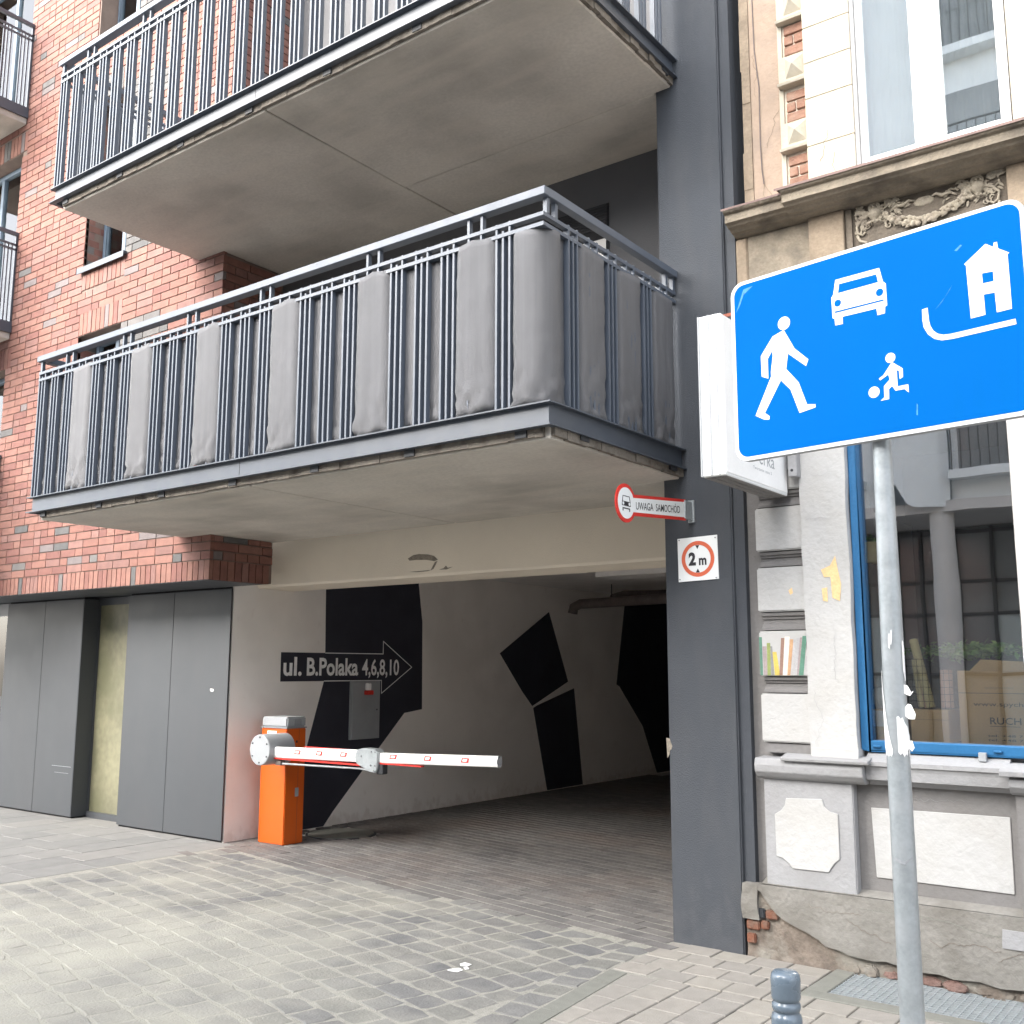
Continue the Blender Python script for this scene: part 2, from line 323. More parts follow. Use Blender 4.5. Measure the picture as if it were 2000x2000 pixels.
# ================================================================== GROUND
ground = MB().box(-60, 60, -60, 60, -.4, -.06).build('ground', 'asphalt'); tag(ground, kind='structure')
def in_drive(x, y):
    return x > -7.40 and y < 5.72-(x+7.4)*.115 and x < drive_right(y) and y > .4
def drive_right(y): return -2.90 if y > 4.75 else -2.90+(4.75-y)*.10
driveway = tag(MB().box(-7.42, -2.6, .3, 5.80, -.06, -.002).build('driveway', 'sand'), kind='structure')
th = R(-12.5); du = Vector((math.cos(th), math.sin(th), 0)); dv = Vector((-math.sin(th), math.cos(th), 0))
def irregular(c, L, W, top, ang, chamfer=.007, jt=.010):
    """an uneven stone: footprint polygon, chamfered top; returns verts and faces round its own centre"""
    ca, sa = math.cos(ang), math.sin(ang); k = []
    for sx, sy in ((-1, -1), (0, -1), (1, -1), (1, 0), (1, 1), (0, 1), (-1, 1), (-1, 0)):
        f = 1.0 if sx and sy else 1.0
        x = sx*L/2*f+jit(jt); y = sy*W/2*f+jit(jt)
        if sx and sy: x *= .93; y *= .93
        k.append((x, y))
    def rot(x, y, z): return (x*ca-y*sa, x*sa+y*ca, z)
    lo = [rot(x, y, -.05) for x, y in k]; mid = [rot(x, y, top-.003) for x, y in k]
    tx, ty = jit(.012), jit(.012)          # each stone lies a little out of level
    hi = [rot(x*(1-chamfer*2/L), y*(1-chamfer*2/W), top+x*tx+y*ty) for x, y in k]
    hi.append(rot(0, 0, top))
    fs = []
    for i in range(8):
        j = (i+1) % 8; fs += [(i, j, 8+j, 8+i), (8+i, 8+j, 16+j, 16+i), (16+i, 16+j, 24)]
    return [(c[0]+p[0], c[1]+p[1], p[2]) for p in lo+mid+hi], fs
def lay(pieces, parent, name, matname, stuffname, smooth=True, limit=298):
    """pieces: (centre, verts, faces). The ones that show largest become parts, the rest one joined part"""
    def size(c):
        if not seen((c[0], c[1], c[2] if len(c) > 2 else 0)): return 0
        return 1/proj((c[0], c[1], c[2] if len(c) > 2 else 0))[2]**2
    pieces.sort(key=lambda p: -size(p[0]))
    big = [p for p in pieces[:limit] if size(p[0]) > 0]; rest = pieces[len(big):]
    for c, vs, fs in big:
        c = Vector((c[0], c[1], c[2] if len(c) > 2 else 0))
        me = bpy.data.meshes.new(name); me.from_pydata([(a-c.x, b-c.y, e-c.z) for a, b, e in vs], [], fs)
        me.materials.append(M[matname])
        if smooth: me.polygons.foreach_set('use_smooth', [False]*len(fs))
        o = bpy.data.objects.new(name, me); C.objects.link(o); o.parent = parent; o.location = c-world_of(parent)
    if rest:
        m = MB()
        for c, vs, fs in rest: m.add(vs, fs, 0, False)
        tag(m.build(stuffname, matname, parent), kind='stuff')
pieces = []
row = -6.0; 
while row < 9:
    W = .168+jit(.012); s = -14.0+rnd.random()*.2
    while s < 4:
        L = rnd.uniform(.15, .245); c = du*(s+L/2)+dv*(row+W/2)
        bend = .035*(c.x+5)**2*.35
        cx, cy = c.x, c.y-bend
        lim = drive_right(cy)-.168; xe = cx+L/2
        if xe > lim and cx-L/2 < lim-.06: L2 = lim-(cx-L/2); cx = cx-L/2+L2/2
        else: L2 = L
        if in_drive(cx, cy-.05) and cx+L2/2 < lim+.01 and in_drive(cx-.05, cy-.05):
            vs, fs = irregular((cx, cy), L2-.009, W-.011, jit(.0012), th+jit(.03)-(cx+5)*.022)
            pieces.append(((cx, cy, 0), vs, fs))
        s += L
    row += W
y = .5
while y < 5.16:
    L = rnd.uniform(.15, .19); W = .17; c = (drive_right(y+L/2)-.088, y+L/2)
    pieces.append(((c[0], c[1], 0), *irregular(c, W-.012, L-.014, jit(.002), .1 if y < 4.7 else 0)))
    y += L
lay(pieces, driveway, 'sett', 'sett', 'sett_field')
# passage paving: small dark pavers in rows
passage_floor = tag(MB().box(-7.6, -2.9, 5.0, 22, -.07, -.014).build('passage_floor', 'darksand'), kind='structure')
th2 = R(-11.5); eu = Vector((math.cos(th2), math.sin(th2), 0)); ev = Vector((-math.sin(th2), math.cos(th2), 0))
pieces = []; r_ = 0
for i in range(10, 190):
    row = i*.104
    for j in range(-95, 60):
        s = j*.206+(i % 2)*.103
        c = eu*s+ev*row
        if not (-7.68 < c.x < -2.82 and c.y < 13.5 and c.y > 5.0): continue
        if in_drive(c.x, c.y-.0) or c.x < -7.42 and c.y < 5.95: continue
        if math.hypot(c.x+7.18, c.y-6.95) < .345: continue
        t = jit(.0015); a = eu*.1010; b = ev*.0450; z0 = Vector((0, 0, -.04)); z1 = Vector((0, 0, t))
        q = [c-a-b, c+a-b, c+a+b, c-a+b]
        vs = [tuple(p+z0) for p in q]+[tuple(p+z1) for p in q]
        pieces.append(((c.x, c.y, 0), vs, [(4, 5, 6, 7), (0, 1, 5, 4), (1, 2, 6, 5), (2, 3, 7, 6), (3, 0, 4, 7)]))
lay(pieces, passage_floor, 'paving_block', 'clinker', 'paving_block_field', smooth=False)
# right pavement
pavement = tag(MB().box(-2.9, 4.0, -1.2, 5.45, -.06, -.010).build('pavement', 'paverjoint'), kind='structure')
def slabpiece(x0, x1, y0, y1, t, g=.003):
    x0 += g; x1 -= g; y0 += g; y1 -= g; e = .004
    vs = [(x0, y0, -.04), (x1, y0, -.04), (x1, y1, -.04), (x0, y1, -.04), (x0, y0, t-e), (x1, y0, t-e), (x1, y1, t-e), (x0, y1, t-e), (x0+e, y0+e, t), (x1-e, y0+e, t), (x1-e, y1-e, t), (x0+e, y1-e, t)]
    return ((x0+x1)/2, (y0+y1)/2, 0), vs, [(8, 9, 10, 11)]+[(i, (i+1) % 4, 4+(i+1) % 4, 4+i) for i in range(4)]+[(4+i, 4+(i+1) % 4, 8+(i+1) % 4, 8+i) for i in range(4)]
pieces = []
def grate_zone(x, y): return -1.98 < x < .4 and y > 4.88
x = -2.78
k = 0
while x < 3.9:
    y = -1.1+(.1 if k % 2 else 0)
    while y < 4.72:
        y1 = min(y+.2, 4.72); xl = max(x, drive_right((y+y1)/2)+.11)
        if y1-y > .04 and x+.165-xl > .03: pieces.append(slabpiece(xl, x+.165, y, y1, jit(.002)))
        y += .2
    x += .165; k += 1
y = 4.72; k = 0
while y < 5.38:
    x = -2.895-(.1 if k % 2 else 0); y1 = min(y+.165, 5.40)
    while x < 3.9:
        xl = max(x, -2.895); x1 = x+.2
        cxm = (xl+x1)/2
        if x1-xl > .05 and not grate_zone(cxm, (y+y1)/2) and not grate_zone(x1-.02, (y+y1)/2): pieces.append(slabpiece(xl, x1, y, y1, jit(.002)))
        elif x1-xl > .05 and grate_zone(x1-.02, (y+y1)/2) and xl < -2.03: pieces.append(slabpiece(xl, -1.99, y, y1, 0))
        x += .2
    y += .165; k += 1
lay(pieces, pavement, 'paver', 'paver', 'paver_field', smooth=False)
# flush kerb of the driveway
kerb = tag(MB().box(-2.91, -2.80, 4.70, 4.71, -.05, -.02).build('kerb', 'kerb'), kind='structure')
kx = []
y = -1.0
while y < 4.68:
    y1 = min(y+.5, 4.70); a0, a1 = drive_right(y), drive_right(y1)
    m = MB(); z = jit(.001)+.001
    m.add([(a0, y+.002, -.05), (a0+.10, y+.002, -.05), (a1+.10, y1-.002, -.05), (a1, y1-.002, -.05), (a0, y+.002, z), (a0+.10, y+.002, z), (a1+.10, y1-.002, z), (a1, y1-.002, z)], [(4, 5, 6, 7), (0, 1, 5, 4), (1, 2, 6, 5), (2, 3, 7, 6), (3, 0, 4, 7)])
    m.build('kerb_stone', 'kerb', kerb); y = y1
# left pavement of large slabs
lp = tag(MB().box(-16, -7.42, .3, 6.4, -.06, -.010).build('pavement', 'paverjoint'), kind='structure')
pieces = []; x = -7.41; k = 0
while x > -15.8:
    y = .4-rnd.random()*.4
    while y < 6.3:
        L = rnd.choice((.35, .5, .5, .65)); pieces.append(slabpiece(x-.35, x, y, min(y+L, 6.35), jit(.0015), .002)); y += L
    x -= .35; k += 1
lay(pieces, lp, 'paving_slab', 'slab', 'paving_slab_field', smooth=False)
def gpt(px, py):
    d = _f+_r2*((px-1000)/FPX)-_u2*((py-1000)/FPX); t = -1.5/d.z; return (d.x*t, d.y*t)
m = MB()
for P in ([(898, 1884), (908, 1881), (921, 1885), (912, 1889), (900, 1888)], [(873, 1896), (886, 1893), (897, 1892), (904, 1896), (893, 1900), (880, 1898)], [(905, 1891), (914, 1890), (916, 1894), (908, 1895)]):
    m.prism([gpt(*p) for p in P], (0, 0, .003), (1, 0, 0), (0, 1, 0), (0, 0, 1), .001)
m.build('paint_spill', 'dirtwhite', driveway)
# manhole cover
mh = thing('manhole_cover', (-7.18, 6.95, 0), 'round manhole cover filled with paving behind the orange barrier post', 'manhole cover')
m = MB(); n = 40
for r0, r1, z, mi in ((0, .30, .001, 0),):
    m.lathe([(r1+.002, -.03), (r1, z), (0.0001, z)], (-7.18, 6.95, 0), 40, 0, False)
m.build('cover', 'kerb', mh)
m = MB(); m.lathe([(.325, -.03), (.325, -.002), (.303, -.004), (.303, -.03)], (-7.18, 6.95, 0), 40, 0, False); m.build('ring', 'darksteel', mh)
# grate over the light well
gt = thing('floor_grate', (-1.2, 5.2, 0), 'galvanised steel mesh grate in the pavement at the foot of the old house', 'grate')
m = MB(); m.box(-1.98, .4, 4.885, 4.985, -.05, .004).box(-1.98, -1.88, 4.985, 5.40, -.05, .004).build('concrete_frame', 'kerb', gt, .004)
m = MB(); m.box(-1.878, .4, 4.987, 5.42, -.5, -.3); m.build('pit', 'black', gt)
m = MB()
for i in range(14): y = 4.995+i*.0325; m.box(-1.875, .4, y-.0022, y+.0022, -.03, .003)
m.build('bearing_bar', 'zinc', gt)
m = MB()
for i in range(68): x = -1.870+i*.0333; m.box(x-.002, x+.002, 4.99, 5.42, -.012, .001)
m.build('cross_bar', 'zinc', gt)
tag(gt.children[2], kind='stuff'); tag(gt.children[3], kind='stuff')

# ================================================================== NEW APARTMENT BUILDING
YF, XC = 5.32, -7.14                       # brick face, brick corner
nb = thing('apartment_building', (-7, 5.5, 0), 'modern apartment house of red brick with dark grey cladding, balconies and a vehicle passage', 'building')
# --- openings in the brick face: (x0, x1, z0, z1)
WIN = [(-9.42, -8.67, 2.95, 4.786), (-9.42, -8.67, 5.50, 7.29), (-9.44, -8.67, 8.0, 9.80)]
DOORS = [(-12.3, -10.84, 2.70, 4.70), (-12.3, -10.84, 5.22, 7.21), (-12.3, -10.84, 7.74, 9.75)]
ZT = 11.2
wall = MB()
xs = sorted({-13.5, XC-.012, -9.42, -8.67, -12.3, -10.84})
zs = sorted({2.246, ZT}|{z for o in WIN+DOORS for z in o[2:]})
for i in range(len(xs)-1):
    z0 = None
    for j in range(len(zs)-1):
        xm, zm = (xs[i]+xs[i+1])/2, (zs[j]+zs[j+1])/2
        if any(o[0]-.03 < xm < o[1]+.03 and o[2] < zm < o[3] for o in WIN+DOORS): continue
        wall.box(xs[i], xs[i+1], YF+.009, YF+.24, zs[j], zs[j+1])
bw = wall.build('brick_wall', 'mortar', nb); bw['label'] = 'red brick facade wall'
bricks = []; greys = []
def brickbox(x0, x1, z0, z1, y, dep=.035):
    yo = y+jit(.0015)
    vs = [(x0, yo, z0), (x1, yo, z0), (x1, y+dep, z0), (x0, y+dep, z0), (x0, yo, z1), (x1, yo, z1), (x1, y+dep, z1), (x0, y+dep, z1)]
    return ((x0+x1)/2, y, (z0+z1)/2), vs, [(0, 3, 2, 1), (4, 5, 6, 7), (0, 1, 5, 4), (1, 2, 6, 5), (3, 0, 4, 7)]
def returnbox(y0, y1, z0, z1, x, dep=.035):
    xo = x+jit(.0015)
    vs = [(x-dep, y0, z0), (xo, y0, z0), (xo, y1, z0), (x-dep, y1, z0), (x-dep, y0, z1), (xo, y0, z1), (xo, y1, z1), (x-dep, y1, z1)]
    return ((x, (y0+y1)/2, (z0+z1)/2)), vs, [(0, 3, 2, 1), (4, 5, 6, 7), (0, 1, 5, 4), (1, 2, 6, 5), (2, 3, 7, 6)]
soldiers = [(2.238, .170, -13.4, XC)]
for x0, x1, z0, z1 in WIN: soldiers += [(z1+.002, .235, x0, x1)]
soldiers += [(5.262, .23, -9.42, -8.67)]
for x0, x1, z0, z1 in DOORS: soldiers += [(z1+.002, .235, -12.3, -10.74)]
soldiers = [s_ for s_ in soldiers]
def zone_soldier(x, z): return any(a <= z < a+h and x0 <= x < x1 for a, h, x0, x1 in soldiers)
for a, h, x0, x1 in soldiers:
    x = x1
    while x-.066 > x0-.02:
        (greys if rnd.random() < .05 else bricks).append(brickbox(x-.066, x, a+.004, a+h-.005, YF)); x -= .0755
cz = 2.408; ci = 0; CH = .0766
while cz < ZT-.1:
    z0, z1 = cz+.005, cz+CH-.005; zm = (z0+z1)/2
    blocked = [(-99, -13.45)]
    for x0, x1, a, b in WIN+DOORS:
        if a-.02 < zm < b+.01: blocked.append((x0, x1))
    for a, h, x0, x1 in soldiers[1:]:
        if a-.02 < zm < a+h+.01: blocked.append((x0, x1))
    blocked.sort(); segs = []; cur = -13.45
    for b0, b1 in blocked:
        if b0 > cur: segs.append((cur, b0))
        cur = max(cur, b1)
    if cur < XC: segs.append((cur, XC))
    for s0, s1 in segs:
        x = s1; first = True
        while x > s0+.03:
            L = .25 if rnd.random() < .72 else .12
            if first: L = .25 if ci % 2 else .12; first = False
            xa = max(s0, x-L)
            if xa-s0 < .05: xa = s0
            greyp = (-8.67 < (xa+x)/2 < -8.17 and any(a < zm < b-.0 for _, _, a, b in WIN)) or (rnd.random() < .018)
            (greys if greyp else bricks).append(brickbox(xa, x-.0 if x == s1 else x, z0, z1, YF))
            x = xa-.0098
    cz += CH; ci += 1
# return faces: under-balcony soffit corner, loggia jambs, left window reveals
m = MB(); m.box(XC-.4, XC-.012, YF+.24, 5.99, 2.246, 2.61).box(XC-.4, XC-.012, YF+.24, 6.0, 2.78, 5.11).box(XC-.4, XC-.012, YF+.24, 6.0, 5.28, ZT)
m.build('brick_return', 'mortar', nb)['label'] = 'brick side face of the corner pier'
for z0_, z1_, y1_ in ((2.236, 2.612, 5.985), (2.79, 5.11, 5.99), (5.30, ZT, 5.99)):
    z = z0_; k = 0
    if z0_ < 2.3:
        y = YF+.04
        while y+.066 < y1_: bricks.append(returnbox(y, y+.066, z0_+.004, z0_+.167, XC)); y += .0755
        z = 2.408
    while z+CH < z1_+.03:
        y = YF+.038; L = .25 if k % 2 else .09
        while y < y1_-.03:
            ya = min(y+L, y1_); (greys if rnd.random() < .03 else bricks).append(returnbox(y, ya, z+.005, min(z+CH-.005, z1_), XC)); y = ya+.0098; L = .25 if rnd.random() < .6 else .12
        z += CH; k += 1
for x0, x1, a, b in WIN+[(-12.3, -12.2, 5.22, 5.23)]:
    if x0 < -12: continue
    z = a+.03; k = 0
    while z+CH < b:
        y = YF+.037
        for L in ((.12, .065) if k % 2 else (.065, .12)):
            (greys if rnd.random() < .12 else bricks).append(returnbox(y, y+L, z+.005, z+CH-.005, x0+.001)); y += L+.009
        z += CH; k += 1
lay(bricks, bw, 'brick', 'brick', 'brick_field', smooth=False, limit=270)
lay(greys, bw, 'brick', 'brickgrey', 'grey_brick_field', smooth=False, limit=28)
m = MB(); m.box(-13.5, -7.61, YF+.24, 8.0, 2.2465, 2.60); m.box(-13.5, XC-.02, YF+.01, 5.90, 2.236, 2.2455); m.build('overhang_soffit', 'panel', nb)
# windows of the brick wall
def window(x0, x1, z0, z1, yy, blind=None, sill=True, mull=True, curtain='interior'):
    w_ = MB(); t = .055
    w_.box(x0, x0+t, yy, yy+.06, z0, z1).box(x1-t, x1, yy, yy+.06, z0, z1).box(x0+t, x1-t, yy, yy+.06, z1-t, z1).box(x0+t, x1-t, yy, yy+.06, z0, z0+t)
    if mull: w_.box((x0+x1)/2-.03, (x0+x1)/2+.03, yy+.002, yy+.058, z0+t, z1-t)
    wf = w_.build('window', 'winframe', nb, .004)
    MB().box(x0+.02, x1-.02, yy+.03, yy+.034, z0+.02, z1-.02).build('pane', 'glassdark', wf)
    MB().box(x0, x1, yy+.32, yy+.34, z0, z1).build('room', curtain, wf)
    if blind: MB().box(blind[0], blind[1], yy+.06, yy+.065, z0+.03, z1-.03).build('curtain', 'curtain', wf)
    if sill:
        s_ = MB(); s_.box(x0-.04, x1+.03, YF-.045, yy+.01, z0-.035, z0-.008); s_.box(x0-.04, x1+.03, YF-.045, YF-.038, z0-.07, z0-.035); s_.build('window_sill', 'steel', wf, .002)
window(-9.42, -8.67, 5.50, 7.29, YF+.20, (-9.16, -8.72))
window(-9.42, -8.67, 2.95, 4.786, YF+.20, (-9.0, -8.72), sill=False)
window(-9.44, -8.67, 8.00, 9.80, YF+.20, (-9.2, -8.75), sill=False)
for x0, x1, z0, z1 in DOORS: window(-12.3, x1, z0, z1, YF+.16, (-11.25, -11.0), sill=False, curtain='interior')
# ground-floor cladding boxes
m = MB(); m.box(-11.55, -10.03, 5.94, 6.5, .0, 2.24); m.box(-9.19, -7.62, 5.94, 6.6, 0.0, 2.24); m.build('cladding_core', 'paneljoint', nb)
for x0, x1 in ((-11.56, -10.765), (-10.760, -10.02), (-9.20, -8.455), (-8.450, -7.603)):
    MB().box(x0, x1, 5.92, 5.938, .018, 2.222).build('cladding_panel', 'panel', nb, .002)
MB().box(-10.03, -10.012, 5.922, 6.10, .018, 2.222).build('cladding_panel', 'panel', nb, .002)
MB().box(-9.215, -9.20, 5.94, 6.30, .018, 2.222).build('cladding_panel', 'panel', nb, .002)
m = MB(); m.box(-10.06, -10.0, 6.10, 6.16, .03, 2.236).box(-9.20, -9.16, 6.10, 6.16, .03, 2.236).box(-10.0, -9.2, 6.10, 6.16, 2.16, 2.236).box(-10.0, -9.2, 6.08, 6.16, 0, .06)
gf = m.build('window', 'panel', nb); MB().box(-10.0, -9.2, 6.12, 6.126, .06, 2.16).build('pane', 'glassdark', gf)
m = MB(); m.box(-10.0, -9.2, 6.114, 6.117, .06, 2.165); m.build('window_film', 'film', gf)
MB().box(-10.3, -9.1, 6.8, 6.82, 0, 2.24).build('room', 'interior', gf)
m = MB(); m.box(-13.5, -11.56, 6.0, 6.06, 0, .25).box(-13.5, -11.56, 6.0, 6.06, 2.1, 2.236).box(-11.62, -11.56, 6.0, 6.06, .25, 2.1)
gf2 = m.build('window', 'mgrey', nb); MB().box(-13.5, -11.62, 6.02, 6.026, .25, 2.1).build('pane', 'glassdark', gf2)
MB().box(-13.5, -11.6, 6.5, 6.52, 0, 2.24).build('room', 'interior', gf2)
m = MB(); pts = [(-7.845+.0, 1.325), (-7.80, 1.322), (-7.795, 1.308), (-7.808, 1.298), (-7.832, 1.300), (-7.845, 1.312)]
m.prism(pts, (0, 5.9195, 0), (1, 0, 0), (0, 0, 1), (0, -1, 0), .002); m.build('paint_spot', 'dirtwhite', nb)
m = MB(); m.box(-10.42, -10.06, 5.917, 5.9195, .505, .509).box(-10.36, -10.1, 5.917, 5.9195, .44, .4425); m.build('scratch', 'lgrey', nb)
# passage shell
m = MB(); m.box(-7.9, -7.6, 5.945, 22, -.1, 2.70).build('passage_wall', 'passage', nb)['label'] = 'white passage wall with black angular painting'
pw = nb.children[-1]
MB().box(-2.9, -2.45, 5.90, 22, -.1, 2.70).build('passage_side_wall', 'passage', nb)
MB().box(-7.6, -2.9, 6.69, 22, 2.56, 2.70).build('passage_ceiling', 'ceilm', nb)
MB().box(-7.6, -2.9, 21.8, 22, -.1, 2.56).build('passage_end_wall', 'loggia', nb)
m = MB(); m.profile([(6.21, 2.69), (6.21, 2.262), (6.222, 2.242), (6.62, 2.236), (6.68, 2.246), (6.68, 2.70)], -7.6, -2.9); m.build('lintel_beam', 'cream', nb)
MB().box(-5.6, -4.6, 8.9, 9.3, 2.44, 2.56).build('ceiling_box', 'ceilm', nb)
# black angular painting on the passage wall (y, z outlines)
MUR = [
 [(7.056, 2.56), (8.46, 2.56), (8.432, 2.43), (8.50, 2.015), (8.515, 1.074), (8.235, 1.043), (7.865, .707), (7.238, .132), (7.116, .004), (6.63, .004), (6.875, .771), (7.071, 1.388), (7.078, 1.66)],
 [(10.942, 2.239), (11.376, 1.349), (10.571, 1.054), (10.356, 1.239), (9.903, 1.695)],
 [(10.671, 1.058), (11.516, 1.26), (11.709, .01), (10.889, .007), (10.591, 1.030)],
 [(12.849, 2.56), (12.849, 2.405), (12.60, 1.30), (12.68, 1.27), (13.315, .699), (13.718, .005), (21.5, .005), (21.5, 2.56)]]
for P in MUR: MB().prism(P, (-7.6, 0, 0), (0, 1, 0), (0, 0, 1), (1, 0, 0), .002).build('painted_shape', 'mural', pw)
AR = [(6.516, 1.659), (7.889, 1.661), (7.889, 1.792), (8.335, 1.525), (7.875, 1.254), (7.873, 1.388), (6.518, 1.386)]
ar = MB().prism(AR, (-7.598, 0, 0), (0, 1, 0), (0, 0, 1), (1, 0, 0), .003).build('painted_arrow', 'mural', pw)
m = MB()
OUT = [(7.078, 1.659), (7.889, 1.661), (7.889, 1.792), (8.335, 1.525), (7.875, 1.254), (7.873, 1.388), (7.069, 1.387)]
for (a, b), (c, d) in zip(OUT, OUT[1:]):
    dx, dz = c-a, d-b; l = math.hypot(dx, dz); nx, nz = -dz/l*.004, dx/l*.004; ex, ez = dx/l*.003, dz/l*.003
    m.prism([(a-ex+nx, b-ez+nz), (c+ex+nx, d+ez+nz), (c+ex-nx, d+ez-nz), (a-ex-nx, b-ez-nz)], (-7.5948, 0, 0), (0, 1, 0), (0, 0, 1), (1, 0, 0), .0008)
m.build('arrow_outline', 'greyline', pw)
m = MB()
for body, y0, y1, z0, z1, bd in (('ul.', 6.548, 6.775, 1.437, 1.617, .026), ('B.Polaka', 6.84, 7.53, 1.437, 1.612, .026), ('4,6,8,10', 7.585, 8.135, 1.41, 1.608, .02)):
    p, f = text_mesh(body, (-7.5942, y0, z0), (0, 1, 0), (0, 0, 1), y1-y0, z1-z0, bd); m.add(p, f)
m.build('street_lettering', 'greyline', pw)
# plaster damage on the beam and small stain by the barrier
m = MB(); hit = [(-5.72, 2.400), (-5.66, 2.425), (-5.60, 2.43), (-5.50, 2.42), (-5.44, 2.405), (-5.395, 2.372), (-5.43, 2.362), (-5.52, 2.378), (-5.63, 2.384), (-5.70, 2.382)]
m.prism(hit, (0, 6.2105, 0), (1, 0, 0), (0, 0, 1), (0, -1, 0), .003)
for a in ([(-5.70, 2.29), (-5.62, 2.283), (-5.50, 2.285), (-5.47, 2.292), (-5.60, 2.291)], [(-5.425, 2.355), (-5.40, 2.36), (-5.44, 2.30), (-5.47, 2.29)], [(-5.38, 2.29), (-5.33, 2.30), (-5.31, 2.318), (-5.29, 2.30), (-5.24, 2.305), (-5.30, 2.288)]):
    m.prism(a, (0, 6.2105, 0), (1, 0, 0), (0, 0, 1), (0, -1, 0), .003)
m.build('plaster_damage', 'exposed', nb)
# loggia walls
MB().box(-7.16, -2.9, 6.0, 6.2, 2.70, 5.30).build('loggia_wall', 'loggia', nb)
MB().box(-7.16, -2.9, 6.0, 6.2, 5.302, ZT).build('loggia_wall', 'loggia', nb)
lw = MB(); lw.box(-5.2, -3.63, 5.992, 5.999, 2.9, 4.825); lw = lw.build('window', 'paneljoint', nb)
m = MB()
for i in range(9): m.box(-5.19, -3.64, 5.982, 5.989, 4.64+i*.02, 4.655+i*.02)
m.build('shutter', 'black', lw)
MB().box(-3.86, -3.65, 5.984, 5.989, 2.95, 4.56).build('pane', 'ceilm', lw)
m = MB(); m.box(-5.2, -3.7, 5.99, 5.999, 5.4, 7.3); m.build('window', 'paneljoint', nb)
# the big rendered pillar
m = MB(); m.box(-2.9, -2.47, 5.38, 5.90, -.02, ZT); pil = m.build('pillar', 'renderdirty', nb, .008, 2); pil['label'] = 'anthracite rendered pillar beside the passage'
MB().box(-2.468, -2.405, 5.405, 5.9, .36, ZT).build('pillar_return', 'render', nb)
m = MB(); m.prism([(-2.915, 1.115), (-2.893, 1.11), (-2.886, 1.09), (-2.878, 1.07), (-2.884, 1.05), (-2.893, 1.045), (-2.897, 1.02), (-2.91, 1.0)], (0, 5.3795, 0), (1, 0, 0), (0, 0, 1), (0, -1, 0), .002); m.build('chipped_edge', 'exposed', pil)

